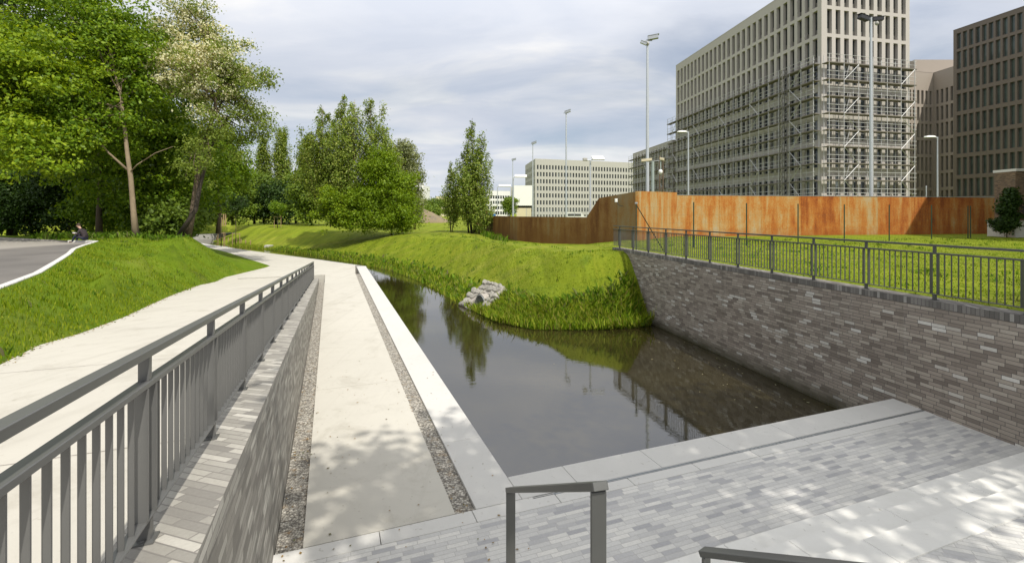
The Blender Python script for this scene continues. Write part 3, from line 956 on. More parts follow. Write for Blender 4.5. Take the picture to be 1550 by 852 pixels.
# --------------------------------------------------------------------------- left mound, road, kerb
ZR = E - 1.62
KERB = [(-8.2, 2.0), (-9.0, 6.0), (-10.3, 9.7), (-12.0, 12.3), (-14.4, 15.4), (-16.6, 18.2), (-18.6, 20.6), (-20.3, 23.0), (-21.6, 25.0), (-22.5, 26.3), (-23.5, 26.9), (-24.6, 26.9)]
ROADBACK = [(-26.5, 27.9), (-30, 29.6), (-36, 32.5), (-60, 40), (-110, 44)]
MB_L = left_edge + [(-29, 49), (-40, 61.0), (-60, 62.5), (-110, 54)]
MOUND = MB_L + ROADBACK[::-1] + KERB[::-1]
bnd = resample(MOUND + [MOUND[0]], 0.7)[:-1]
PIN = [(-23.4, 30.0, E - 1.50), (-20.6, 30.3, E - 1.50), (-27, 33, E - 1.5), (-22, 33, E - 1.55), (-35, 38, E - 1.5), (-50, 46, E - 1.5), (-80, 50, E - 1.5), (-17.5, 25.0, E - 1.62), (-19.2, 28.2, E - 1.52), (-14.5, 19.0, E - 1.75), (-11.0, 13.2, E - 1.62)]
gg = np.concatenate([polar_points(70, 4, 90, 0.014, R(-85), R(-20), 8)])
mk = poly_mask(gg[:, 0], gg[:, 1], bnd) & (seg_dist(gg[:, 0], gg[:, 1], bnd + [bnd[0]]) > 0.25)
gg = gg[mk]
vo3, fo3 = cdt_sheet(bnd, np.concatenate([gg, np.array([p[:2] for p in PIN])]))
Z3 = np.full(len(vo3), E - 1.8)
dk = seg_dist(vo3[:, 0], vo3[:, 1], KERB + ROADBACK)
dp = seg_dist(vo3[:, 0], vo3[:, 1], MB_L)
fix = np.zeros(len(vo3), bool)
onk = dk < 0.02; onp = dp < 0.02
Z3[onk] = ZR + 0.105; fix |= onk
for i in np.where(onp)[0]:
    x, y = vo3[i]
    Z3[i] = (ramp_z(x, y) + kz - 0.006) if y < 36.2 else ZQ + 0.004
fix |= onp
for x, y, z in PIN:
    i = int(np.argmin((vo3[:, 0] - x) ** 2 + (vo3[:, 1] - y) ** 2)); Z3[i] = z; fix[i] = True
es = set()
for f in fo3:
    for a, b in zip(f, list(f[1:]) + [f[0]]): es.add((min(a, b), max(a, b)))
es = np.array(list(es)); deg = np.zeros(len(vo3)); np.add.at(deg, es[:, 0], 1); np.add.at(deg, es[:, 1], 1)
for it in range(1400):
    s_ = np.zeros(len(vo3)); np.add.at(s_, es[:, 0], Z3[es[:, 1]]); np.add.at(s_, es[:, 1], Z3[es[:, 0]])
    Zn = s_ / np.maximum(deg, 1); Z3 = np.where(fix, Z3, Zn)
bump_ = np.clip(np.minimum(dk, dp) / 1.5, 0, 1)
Z3 = Z3 + bump_ * (0.035 * np.sin(vo3[:, 0] * 1.3) * np.cos(vo3[:, 1] * 0.9) + 0.22 * np.clip(np.minimum(dk, dp) / 3.5, 0, 1) * (vo3[:, 1] < 29))
me = bpy.data.meshes.new('grass_mound'); me.from_pydata([(x, y, z) for (x, y), z in zip(vo3, Z3)], [], fo3); me.materials.append(M['mound'])
me.polygons.foreach_set('use_smooth', [True] * len(me.polygons))
o = bpy.data.objects.new('grass_mound', me); COL.objects.link(o); tag(o, kind='structure')

from mathutils.bvhtree import BVHTree
_bv = BVHTree.FromPolygons([(x, y, z) for (x, y), z in zip(vo3, Z3)], fo3)


def mound_z(x, y, default=E - 1.5):
    h = _bv.ray_cast(Vector((x, y, 50)), Vector((0, 0, -1)))
    return h[0].z if h[0] is not None else default


_bl = BVHTree.FromPolygons([(x, y, z) for (x, y), z in zip(vo, zz_)], fo)


def lawn_z(x, y):
    h = _bl.ray_cast(Vector((x, y, 50)), Vector((0, 0, -1)))
    return h[0].z if h[0] is not None else float(ground_z(x, y)[0])


# road and its kerb
mb = MB()
rd = [(x - 0.10, y + 0.02) for x, y in KERB] + ROADBACK + [(-110, 2.0)]
mb.add([(x, y, ZR) for x, y in rd], [tuple(range(len(rd)))])
o = mb.build('road', M['asphalt']); tag(o, kind='structure')
if o.data.polygons[0].normal.z < 0: o.data.flip_normals()
mb = MB()
kk = resample(KERB, 1.0)
for i in range(len(kk) - 1):
    a, b = Vector((*kk[i], 0)), Vector((*kk[i + 1], 0))
    d = (b - a).normalized(); n = Vector((-d.y, d.x, 0))
    a2, b2 = a + d * 0.004, b - d * 0.004
    mb.prism([(a2.x + n.x * .14, a2.y + n.y * .14), (b2.x + n.x * .14, b2.y + n.y * .14), (b2.x - n.x * .02, b2.y - n.y * .02), (a2.x - n.x * .02, a2.y - n.y * .02)], ZR - 0.1, ZR + 0.125)
tag(mb.build('kerb', M['kerb'], bevel=0.012), kind='structure')
mb = MB()
kk = resample([(-24.6, 27.05)] + ROADBACK[:4], 1.0)
for i in range(len(kk) - 1):
    a, b = Vector((*kk[i], 0)), Vector((*kk[i + 1], 0)); d = (b - a).normalized(); n = Vector((-d.y, d.x, 0)); b = b - d * 0.004
    mb.prism([(a.x - n.x * .12, a.y - n.y * .12), (b.x - n.x * .12, b.y - n.y * .12), (b.x, b.y), (a.x, a.y)], ZR - 0.1, ZR + 0.09)
tag(mb.build('kerb', M['raw']), kind='structure')


# --------------------------------------------------------------------------- grass
def blades(name, xy, zf, h, wd, mat, seed, lean=0.35, kind='stuff'):
    g = np.random.default_rng(seed)
    n = len(xy)
    z = np.array([zf(x, y) for x, y in xy]) if not isinstance(zf, np.ndarray) else zf
    base = np.column_stack([xy, z - 0.01])
    hh = h[0] + (h[1] - h[0]) * g.random(n) ** 1.3
    ww = wd[0] + (wd[1] - wd[0]) * g.random(n)
    a = g.uniform(0, 2 * np.pi, n); la = g.uniform(0, 2 * np.pi, n); lm = lean * g.random(n) * hh
    dx = np.stack([np.cos(a), np.sin(a), np.zeros(n)], 1) * (ww / 2)[:, None]
    tip = base + np.stack([np.cos(la) * lm, np.sin(la) * lm, hh], 1)
    mid = base + np.stack([np.cos(la) * lm * .35, np.sin(la) * lm * .35, hh * .6], 1)
    v = np.stack([base - dx, base + dx, mid + dx * .8, tip, mid - dx * .8], 1).reshape(-1, 3)
    i = np.arange(n) * 5
    quads = np.stack([i, i + 1, i + 2, i + 4], 1); tris = np.stack([i + 4, i + 2, i + 3, i + 3], 1)
    me_faces = np.stack([i, i + 1, i + 2, i + 3, i + 4], 1)
    return mesh_np(name, v, me_faces, mat, kind=kind)


def scatter(n, x0, x1, y0, y1, test, seed):
    g = np.random.default_rng(seed)
    p = g.uniform((x0, y0), (x1, y1), (n, 2))
    return p[test(p[:, 0], p[:, 1])]


mbnd = [p for p in MOUND]
pm_ = scatter(330000, -26, -5, 2, 33, lambda x, y: poly_mask(x, y, mbnd) & (np.random.default_rng(1).random(x.shape) < np.clip(16 / np.hypot(x, y), .25, 1) * 0.62) & ((seg_dist(x, y, KERB) > 0.10)), 21)
pm_ = pm_ + np.random.default_rng(19).normal(0, .035, pm_.shape)
o = blades('grass', pm_, lambda x, y: mound_z(x, y, ramp_z(x, y) + kz if y < 36 else ZQ), (0.05, 0.13), (0.012, 0.026), M['blade'], 22, 0.5)
# lawn behind the railing, bank and far lawn edge
inland = lambda x, y: poly_mask(x, y, LAWN_POLY)
pr = scatter(120000, 5, 36, 6, 36, lambda x, y: inland(x, y) & (x > 8.35 - 0.2136 * (y - 11.6)) & (np.abs(np.arctan2(x, y)) < 0.84) & (np.random.default_rng(2).random(x.shape) < np.clip(14 / np.hypot(x, y), .2, 1)), 23)
o = blades('grass', pr, lawn_z, (0.03, 0.065), (0.014, 0.03), M['blade'], 24, 0.9)
pb = scatter(190000, -24, 6.3, 18, 60, lambda x, y: inland(x, y) & (seg_dist(x, y, BW) < 5) & (x < 7.73 - 0.2136 * (y - 11.6)) & (np.random.default_rng(3).random(x.shape) < np.clip(26 / np.hypot(x, y), .3, 1)), 25)
o = blades('grass', pb, lawn_z, (0.03, 0.075), (0.02, 0.04), M['blade'], 26, 1.2)


def band(n, seg, d0, d1, seed):
    """points on the land side of the waterline, d0..d1 away"""
    g = np.random.default_rng(seed)
    pts = resample(seg, 0.3)
    P = np.array(pts); T = np.gradient(P, axis=0); T /= np.linalg.norm(T, axis=1, keepdims=True)
    N = np.stack([T[:, 1], -T[:, 0]], 1)
    i = g.integers(0, len(P), n)
    d = d0 + (d1 - d0) * g.random(n) ** 1.2
    return P[i] + N[i] * d[:, None] + g.normal(0, .15, (n, 2))


bn = band(11000, BW[:6], -0.2, 1.25, 31)
bn = bn[(bn[:, 0] < 7.6 - 0.2136 * (bn[:, 1] - 11.6))]
nclump = np.random.default_rng(32).random(len(bn))
o = blades('reeds', bn, lambda x, y: max(lawn_z(x, y), -0.05), (0.14, 0.52), (0.02, 0.05), M['blade_dry'], 33, 0.8); o['label'] = 'yellow green reeds and tall grass along the foot of the bank'
bn2 = band(7000, BW[5:13], -0.2, 1.0, 34)
o = blades('reeds', bn2, lambda x, y: max(lawn_z(x, y), -0.05), (0.1, 0.4), (0.03, 0.07), M['blade_dry'], 35, 0.8)


# broad-leaved weeds between the reeds, and tufts and a few flowers in the lawns
bw_ = band(5200, BW[:6], -0.05, 1.5, 46); bw_ = bw_[(bw_[:, 0] < 7.5 - 0.2136 * (bw_[:, 1] - 11.6))]
o = blades('weeds', bw_, lambda x, y: max(lawn_z(x, y), -0.02), (0.10, 0.38), (0.07, 0.16), M['weed'], 47, 1.2)
bw2 = band(2600, BW[5:12], -0.05, 1.3, 48)
o = blades('weeds', bw2, lambda x, y: max(lawn_z(x, y), -0.02), (0.10, 0.35), (0.08, 0.18), M['weed'], 49, 1.2)
gt = np.random.default_rng(51)
tc_ = scatter(420, -24, -6, 4, 30, lambda x, y: poly_mask(x, y, mbnd), 52)
tp_ = np.repeat(tc_, 14, axis=0) + gt.normal(0, .09, (len(tc_) * 14, 2))
o = blades('weeds', tp_, lambda x, y: mound_z(x, y, ramp_z(x, y) + kz), (0.05, 0.17), (0.02, 0.05), M['weed'], 53, 0.9)
tc_ = np.concatenate([scatter(300, 8, 34, 9, 34, lambda x, y: inland(x, y) & (x > 8.6 - 0.2136 * (y - 11.6)), 54), scatter(420, -20, 5, 21, 52, lambda x, y: inland(x, y) & (x < 7 - 0.2136 * (y - 11.6)), 55)])
tp_ = np.repeat(tc_, 12, axis=0) + gt.normal(0, .12, (len(tc_) * 12, 2))
tp_ = tp_[poly_mask(tp_[:, 0], tp_[:, 1], LAWN_POLY)]
o = blades('weeds', tp_, lawn_z, (0.04, 0.15), (0.02, 0.06), M['weed'], 56, 0.9)


def leaf_quads(cen, nor, size, g, aspect=0.62):
    n = len(cen)
    r = g.normal(size=(n, 3))
    t = np.cross(nor, r); t /= np.maximum(np.linalg.norm(t, axis=1, keepdims=True), 1e-6)
    b = np.cross(nor, t)
    a = t * (size * .5)[:, None]; b = b * (size * .5 * aspect)[:, None]
    v = np.stack([cen - a, cen - b, cen + a, cen + b], 1).reshape(-1, 3)
    f = np.arange(n * 4).reshape(-1, 4)
    return v, f


DENS = 2.1


def leaf_cloud(name, clumps, rad, per, size, mat, parent, seed, up=0.7, flat=0.65, kind=None, outw=0.6, mats2=None, frac2=None):
    """leaves scattered round clump centres; clumps (K,3) local to the parent's origin"""
    g = np.random.default_rng(seed)
    K = len(clumps)
    cnt = np.maximum(3, (per * DENS * (rad / rad.mean()) ** 2).astype(int)) if hasattr(per, '__len__') is False else per
    idx = np.repeat(np.arange(K), cnt)
    n = len(idx)
    off = g.normal(size=(n, 3)) * 0.5
    off *= rad[idx][:, None]; off[:, 2] *= flat
    c = clumps[idx] + off
    nrm = np.array([0, 0, up * 0.55]) + outw * off / np.maximum(np.linalg.norm(off, axis=1, keepdims=True), 1e-6) + g.normal(size=(n, 3)) * 0.5
    nrm /= np.linalg.norm(nrm, axis=1, keepdims=True)
    s = size[0] * 0.75 + (size[1] * 1.12 - size[0] * 0.75) * g.random(n) ** 1.15
    v, f = leaf_quads(c, nrm, s, g)
    mi = None
    if mats2 is not None:
        mi = (g.random(n) < frac2[idx]).astype(np.int32)
        mat = [mat, mats2]
    return mesh_np(name, v, f, mat, parent, kind, matidx=mi)


LEAF = {
    'maple': m_leaf('maple_leaf', [(0.069, 0.136, 0.008), (0.120, 0.216, 0.011), (0.179, 0.288, 0.014), (0.257, 0.361, 0.022)], 0.36),
    'maple2': m_leaf('bright_maple_leaf', [(0.103, 0.185, 0.008), (0.162, 0.264, 0.011), (0.231, 0.337, 0.014), (0.309, 0.400, 0.024)], 0.38),
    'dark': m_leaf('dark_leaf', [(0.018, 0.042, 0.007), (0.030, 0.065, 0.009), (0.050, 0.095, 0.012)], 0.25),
    'mid': m_leaf('mid_leaf', [(0.074, 0.125, 0.017), (0.122, 0.194, 0.020), (0.175, 0.252, 0.028)], 0.30),
    'robinia': m_leaf('robinia_leaf', [(0.114, 0.169, 0.026), (0.175, 0.242, 0.036), (0.245, 0.306, 0.051)], 0.35),
    'blossom': m_leaf('blossom', [(0.55, 0.55, 0.33), (0.68, 0.67, 0.46), (0.78, 0.76, 0.56)], 0.3),
    'poplar': m_leaf('poplar_leaf', [(0.087, 0.147, 0.016), (0.153, 0.228, 0.024), (0.229, 0.305, 0.038), (0.372, 0.406, 0.107)], 0.28),
    'willow': m_leaf('silver_leaf', [(0.136, 0.173, 0.062), (0.216, 0.247, 0.106), (0.320, 0.345, 0.175)], 0.25),
    'lime': m_leaf('lime_leaf', [(0.116, 0.198, 0.009), (0.177, 0.277, 0.011), (0.252, 0.350, 0.018)], 0.40),
    'far': m_leaf('far_leaf', [(0.090, 0.154, 0.018), (0.149, 0.228, 0.024), (0.218, 0.299, 0.032)], 0.28),
}


def limb_curve(p0, p1, bend, n=6):
    p0, p1 = np.array(p0, float), np.array(p1, float)
    t = np.linspace(0, 1, n)[:, None]
    return p0 * (1 - t) + p1 * t + np.array(bend) * (4 * t * (1 - t))


def tree(name, label, base, trunk, ell, n_limb, n_sub, per, leaf, mat, bark, seed, rad=(0.6, 1.0), r0=0.2, group=None, up=0.7, flat=0.65, extra=0, f0=0.3, blossom=None, cat='tree', fill=0.0, shell=(0.55, 1.0)):
    """trunk: list of points relative to the base; ell: crown ellipsoids (cx,cy,cz,rx,ry,rz) relative to the base"""
    g = np.random.default_rng(seed)
    root = thing(name, label, cat, base, group)
    tm = MB()
    tp = [Vector(p) for p in trunk]
    L = len(tp)
    rr = [r0 * (1 - 0.72 * i / (L - 1)) for i in range(L)]
    rr[0] *= 1.25
    tm.tube(tp, rr, 9)
    TP = np.array([tuple(p) for p in tp])
    vol = np.array([e[3] * e[4] * e[5] for e in ell]); pe = vol ** .67; pe /= pe.sum()
    cl, cr = [], []
    for k in range(n_limb):
        e = ell[g.choice(len(ell), p=pe)]
        d = g.normal(size=3); d /= np.linalg.norm(d)
        if d[2] < -0.5: d[2] *= -1
        tgt = np.array(e[:3]) + d * np.array(e[3:]) * g.uniform(*shell)
        f = np.clip(f0 + (1 - f0) * (tgt[2] - trunk[0][2]) / max(1, TP[-1, 2]) * g.uniform(0.5, 0.9), f0, 0.97)
        s = f * (L - 1); i = min(int(s), L - 2); st = TP[i] * (1 - s + i) + TP[i + 1] * (s - i)
        ln = np.linalg.norm(tgt - st)
        c = limb_curve(st, tgt, g.normal(size=3) * 0.05 * ln + np.array([0, 0, 0.05 * ln]))
        rl = max(0.018, r0 * 0.42 * (1 - f * 0.6))
        tm.tube(c, list(np.linspace(rl, 0.012, 6)), 5, cap=False)
        for q in range(n_sub):
            t = g.uniform(0.35, 1.0)
            j = min(int(t * 5), 4); b = c[j] * (1 - t * 5 + j) + c[j + 1] * (t * 5 - j)
            dd = g.normal(size=3); dd[2] = abs(dd[2]) * 0.5 - 0.15; dd /= np.linalg.norm(dd)
            tip = b + dd * g.uniform(0.5, 1.3) * np.mean(rad) * 1.3
            if q < 3: tm.tube([b, (b + tip) / 2 + np.array([0, 0, .05]), tip], [rl * .35, rl * .22, 0.008], 4, cap=False)
            cl.append(tip); cr.append(g.uniform(*rad))
        cl.append(tgt); cr.append(g.uniform(*rad))
    for k in range(extra):
        e = ell[g.choice(len(ell), p=pe)]
        d = g.normal(size=3); d /= np.linalg.norm(d)
        cl.append(np.array(e[:3]) + d * np.array(e[3:]) * g.uniform(0.3, 1.0) ** 0.5); cr.append(g.uniform(*rad))
    cl = np.array(cl); cr = np.array(cr)
    tr_ = tm.build('trunk', bark, root, smooth=True)
    fr = None
    if blossom:
        c0, r_, amt = blossom
        fr = np.clip(1.15 - np.linalg.norm((cl - np.array(c0)) / np.array(r_), axis=1), 0, 1) * amt * (g.random(len(cl)) < .75)
    leaf_cloud('crown', cl, cr, per, leaf, mat, root, seed + 1, up, flat, mats2=LEAF['blossom'] if blossom else None, frac2=fr)
    return root


def spire(name, label, base, height, width, stems, n_limb, per_m, leaf, mat, bark, seed, group=None, elev=(50, 76), r0=0.18, low=0.06, profile=None, spread=0.20, lean=0.0, cat='tree', llen=1.0, lfac=0.0):
    """trees whose limbs sweep upwards (poplars): feathery spires along every limb"""
    g = np.random.default_rng(seed)
    root = thing(name, label, cat, base, group)
    tm = MB(); C, S = [], []
    prof = profile or (lambda t: (0.55 + 0.45 * math.sin(math.pi * min(1, t * 1.25))) * (1 - t) ** 0.55)
    for si, (ox, oy, hs) in enumerate(stems):
        H = height * hs
        n = 9
        st = np.array([[ox * (0.25 + 0.75 * min(1, i / 4)) + lean * i / n + g.normal() * .06, oy * (0.25 + 0.75 * min(1, i / 4)) + g.normal() * .06, H * i / (n - 1)] for i in range(n)])
        tm.tube(st, list(np.linspace(r0 * hs, 0.015, n)), 7)
        for k in range(int(n_limb * hs)):
            t = low + (0.96 - low) * (k + g.random()) / (n_limb * hs)
            s = t * (n - 1); i = min(int(s), n - 2); p = st[i] * (1 - s + i) + st[i + 1] * (s - i)
            az = g.uniform(0, 2 * np.pi); el = R(g.uniform(*elev))
            reach = width * prof(t) * g.uniform(0.6, 1.15)
            ln = min(reach / max(0.2, math.cos(el)), H * 0.42) * llen
            d = np.array([math.cos(az) * math.cos(el), math.sin(az) * math.cos(el), math.sin(el)])
            q = p + d * ln
            c = limb_curve(p, q, np.array([math.cos(az), math.sin(az), -0.3]) * ln * 0.10, 5)
            tm.tube(c, list(np.linspace(max(0.015, r0 * .22 * (1 - t)), 0.006, 5)), 4, cap=False)
            m = max(6, int(per_m * 1.4 * ln))
            tt = 0.12 + 0.9 * g.random(m) ** 0.8
            j = np.minimum((tt * 4).astype(int), 3); w_ = (tt * 4 - j)[:, None]
            pts = c[j] * (1 - w_) + c[j + 1] * w_
            sp = spread * (1.25 - 0.9 * np.clip(tt, 0, 1))[:, None] * (0.6 + 0.4 * ln)
            C.append(pts + g.normal(size=(m, 3)) * sp)
    C = np.concatenate(C)
    n = len(C)
    rad_ = C - np.array([0, 0, height * .45]); rad_[:, 2] *= .3
    rad_ /= np.maximum(np.linalg.norm(rad_, axis=1, keepdims=True), 1e-6)
    nrm = rad_ * .7 + np.array([0, 0, 0.35]) + g.normal(size=(n, 3)) * .6
    nrm /= np.linalg.norm(nrm, axis=1, keepdims=True)
    v, f = leaf_quads(C, nrm, leaf[0] + (leaf[1] - leaf[0]) * g.random(n), g, 0.6)
    tm.build('trunk', bark, root, smooth=True)
    mesh_np('crown', v, f, mat, root)
    return root


def rel(px, py, Y, base):
    """photo pixel at depth Y, relative to a base point"""
    return (AT(px, Y) - base[0], Y - base[1], ZY(py, Y) - base[2])


def base_at(px, Y, z=None):
    x = AT(px, Y)
    if z is None: z = mound_z(x, Y) if x < -15 and Y < 62 else lawn_z(x, Y)
    return (x, Y, z - 0.06)


def ell_px(px, py, rx, ry, Y, base, depth=None):
    s = Y / F
    c = rel(px, py, Y, base)
    return (*c, rx * s, (depth if depth else rx * s), ry * s)


# the maple with the pale trunk, at the top of the mound
b = base_at(206, 30)
t_ = [(0, 0, 0), rel(202, 320, 30, b), rel(198, 270, 30, b), rel(193, 235, 30, b), rel(188, 190, 30.2, b), rel(183, 145, 30.4, b), rel(170, 95, 30.6, b), rel(160, 50, 30.6, b)]
root = tree('maple_tree', 'maple with a bare pale grey trunk at the top of the grass mound', b, t_,
            [ell_px(120, 150, 105, 110, 31.5, b, 3.2), ell_px(140, 40, 80, 75, 31.5, b, 3.2), ell_px(215, 150, 60, 105, 33, b, 2.0), ell_px(80, 215, 85, 60, 29.5, b, 2.6), ell_px(165, 270, 80, 42, 33.5, b, 1.6)],
            44, 5, 62, (0.15, 0.27), LEAF['maple'], M['bark_pale'], 101, rad=(0.65, 1.15), r0=0.17, extra=120, f0=0.42, flat=0.5, up=0.95)
mb = MB()
mb.tube([rel(194, 258, 30, b), rel(165, 232, 29.8, b), rel(140, 205, 29.5, b), rel(122, 172, 29.3, b)], [0.075, 0.06, 0.045, 0.02], 7)
mb.tube([rel(215, 245, 29.6, b), rel(235, 232, 29.4, b), rel(262, 222, 29.3, b)], [0.03, 0.026, 0.012], 6)
mb.tube([rel(196, 262, 30, b), rel(207, 250, 29.7, b), rel(216, 244, 29.6, b)], [0.04, 0.034, 0.03], 6)
mb.build('limb', M['bark_pale'], root, smooth=True)
# neighbours on the left
b = base_at(-40, 28.5)
tree('maple_tree', 'broad maple whose bright leaves hang over the road at its left end', b, [(0, 0, 0), (0.1, 0, 2.5), (0.1, 0.2, 5), (0.3, 0.1, 8), (0.2, 0, 11)],
     [ell_px(20, 165, 85, 105, 27.5, b, 3.5), ell_px(70, 110, 70, 70, 28, b, 3.0), ell_px(60, 235, 75, 45, 27, b, 2.6), ell_px(-40, 120, 90, 130, 29, b, 3.5)],
     44, 5, 62, (0.15, 0.27), LEAF['maple2'], M['bark'], 111, rad=(0.65, 1.1), r0=0.2, extra=110, f0=0.35, flat=0.5, up=0.95)
b = base_at(18, 44)
tree('oak_tree', 'dark tree top rising behind the maples in the upper left corner', b, [(0, 0, 0), (0, 0, 5), (0.2, 0, 11), (0.2, 0, 18), (0.2, 0, 23)],
     [ell_px(22, 20, 45, 70, 44, b, 4), ell_px(-40, 20, 70, 90, 45, b, 4), ell_px(10, 130, 90, 90, 45, b, 4)], 40, 4, 40, (0.24, 0.4), LEAF['dark'], M['bark_dark'], 121, rad=(0.9, 1.5), r0=0.32, extra=90)
b = base_at(150, 36)
tree('maple_tree', 'shaded tree with a dark straight trunk behind the seated person', b, [(0, 0, 0), (0, 0, 2.5), (0.1, 0, 5), (0.1, 0.1, 8), (0, 0, 11)],
     [ell_px(150, 215, 85, 75, 36.5, b, 3.0), ell_px(160, 90, 95, 90, 37, b, 3.5), ell_px(60, 215, 90, 70, 37, b, 3.0)], 36, 5, 45, (0.18, 0.32), LEAF['maple'], M['bark'], 131, rad=(0.8, 1.3), r0=0.21, extra=110, f0=0.35, flat=0.55, up=0.9)
# the robinia in flower with two leaning trunks
b = base_at(283, 33.0, E - 1.62)
t1 = [(0, 0, 0), rel(291, 325, 33, b), rel(297, 280, 33.2, b), rel(302, 235, 33.4, b), rel(322, 180, 33.6, b), rel(333, 120, 33.8, b), rel(320, 60, 34, b), rel(300, 20, 34, b)]
root = tree('robinia_tree', 'tall flowering robinia with cream blossom and two leaning trunks beside the canal path', b, t1,
            [ell_px(290, 60, 60, 68, 34, b, 2.4), ell_px(300, 115, 70, 55, 33, b, 2.4), ell_px(340, 150, 60, 60, 34, b, 2.4), ell_px(380, 120, 36, 26, 34.5, b, 1.5), ell_px(402, 188, 28, 18, 34, b, 1.2), ell_px(360, 210, 50, 32, 33.5, b, 1.8), ell_px(375, 70, 26, 18, 34.5, b, 1.2), ell_px(300, 265, 40, 28, 31.8, b, 1.0)],
            70, 5, 46, (0.11, 0.20), LEAF['robinia'], M['bark'], 141, rad=(0.45, 0.85), r0=0.21, extra=60, f0=0.42, flat=0.6, blossom=(rel(285, 95, 33.4, b), (4.2, 4.6, 4.8), 1.35), shell=(0.5, 1.05))
mb = MB(); mb.tube([(-0.35, -0.5, -0.05), rel(296, 318, 32.2, b), rel(304, 275, 32.6, b), rel(318, 225, 33, b), rel(345, 175, 33.4, b)], [0.17, 0.14, 0.12, 0.09, 0.05], 8)
mb.tube([rel(322, 180, 33.6, b), rel(345, 140, 33.4, b), rel(368, 110, 33.8, b)], [0.07, 0.05, 0.02], 6)
mb.build('limb', M['bark_dark'], root, smooth=True)
# dense darker trees behind
b = base_at(235, 40)
tree('lime_tree', 'dense dark green tree between the pale maple trunk and the flowering robinia', b, [(0, 0, 0), (0, 0, 3), (0.1, 0, 7), (0, 0, 12), (0, 0, 16)],
     [ell_px(240, 120, 60, 85, 39, b, 3), ell_px(245, 230, 70, 70, 38, b, 2.8), ell_px(285, 260, 60, 60, 38, b, 2.4), ell_px(240, 310, 60, 30, 37, b, 2)], 44, 5, 52, (0.17, 0.30), LEAF['maple'], M['bark_dark'], 151, rad=(0.7, 1.2), r0=0.24, extra=150, f0=0.25, flat=0.55, up=0.9)
b = base_at(330, 44, E - 1.8)
tree('lime_tree', 'rounded green tree with low leafy boughs under the robinia crown', b, [(0, 0, 0), (0.1, 0, 2), (0, 0, 4.5), (0, 0, 8), (0, 0, 10)],
     [ell_px(330, 245, 42, 55, 44, b, 2.6), ell_px(310, 290, 40, 32, 43, b, 2.2), ell_px(352, 275, 26, 34, 46, b, 2)], 34, 5, 46, (0.16, 0.28), LEAF['maple'], M['bark'], 161, rad=(0.55, 0.95), r0=0.17, extra=70, f0=0.25)
# the shaded wood edge behind the road: bushes one can tell apart
k = 0
for px, py, rx, ry, Y, lab, mt in ((-30, 300, 70, 70, 42, 'dark bush at the far left end of the shaded road', 'dark'), (45, 300, 55, 62, 43, 'dark bush behind the left part of the road back edge', 'dark'), (105, 300, 50, 62, 42, 'dark bush right behind the seated person', 'dark'),
                                   (-75, 250, 80, 110, 52, 'tall dark tree mass far behind the road at the left end', 'dark'), (20, 262, 75, 95, 54, 'tall dark tree mass far behind the left part of the road', 'dark'), (110, 262, 75, 95, 54, 'tall dark tree mass far behind the seated person', 'dark'), (195, 275, 70, 85, 54, 'tall dark tree mass far behind the pale maple trunk', 'dark'), (262, 288, 48, 68, 52, 'tall dark tree mass behind the leaning robinia trunks', 'dark'),
                                   (165, 318, 40, 38, 40, 'leafy bush left of the pale maple trunk', 'maple'), (225, 322, 34, 34, 37, 'leafy bush right of the pale maple trunk', 'maple'), (262, 335, 26, 22, 36, 'thin bush at the foot of the leaning robinia trunks', 'mid')):
    b = base_at(px, Y, E - 1.6)
    tree('bush', lab, b, [(0, 0, 0), (0, 0, .6), (0.1, 0, 1.3), (0.1, 0, 2.2)], [ell_px(px, py, rx, ry, Y, b, 2.0)], 26, 6, 34, (0.17 + .0022 * max(0, Y - 42) * 4, 0.3 + .02 * max(0, Y - 42)), LEAF[mt], M['bark_dark'], 170 + k * 2, rad=(0.6, 1.0) if Y < 45 else (1.0, 1.6), r0=0.07, extra=70, f0=0.05, cat='bush')
    k += 1
# ground cover at the foot of the trees
pts = scatter(5200, -29, -18.5, 27.0, 34, lambda x, y: poly_mask(x, y, mbnd) & (y - 0.25 * (x + 23) > 28.8) & (x < -20.4 - 0.4 * (y - 29))  & (seg_dist(x, y, KERB) > .3), 41)
o = blades('undergrowth', pts, mound_z, (0.08, 0.5), (0.06, 0.16), M['weed'], 42, 1.3)
# treeline across the far lawn
k = 0
for px, top, rx, Y, lab, mt in ((318, 255, 34, 92, 'far tree left of the three wooden posts', 'far'), (352, 262, 30, 88, 'far bushy tree behind the young staked trees', 'far'), (385, 262, 34, 96, 'far tree under the pair of poplars', 'mid'), (418, 275, 32, 92, 'low dark tree in front of the pair of poplars', 'dark'),
                                (448, 258, 26, 98, 'light tree between the poplars and the big bush group', 'far'), (470, 245, 30, 84, 'tree half hidden behind the left side of the big bush group', 'far'), (290, 270, 30, 86, 'far tree seen behind the leaning robinia trunks', 'mid')):
    x = AT(px, Y); b = (x, Y, E - 2.15)
    h = (HZ - top) / F * Y + 2.1
    s = Y / F
    tree('far_tree', lab, b, [(0, 0, 0), (0, 0, h * .25), (0.2, 0, h * .5), (0, 0, h * .85)], [(0, 0, h * .62, rx * s, 3, h * .38), (0, 0, h * .33, rx * s * 1.1, 3, h * .32)], 34, 5, 26, (0.28, 0.48), LEAF[mt], M['bark_dark'], 210 + 2 * k, rad=(0.8, 1.3), r0=0.2, extra=110, f0=0.15, group='trees along the far edge of the lawn')
    k += 1
cp = lambda t: (0.75 + 0.25 * math.sin(math.pi * min(1, t * 1.3))) * (1 - t ** 3) ** 0.6
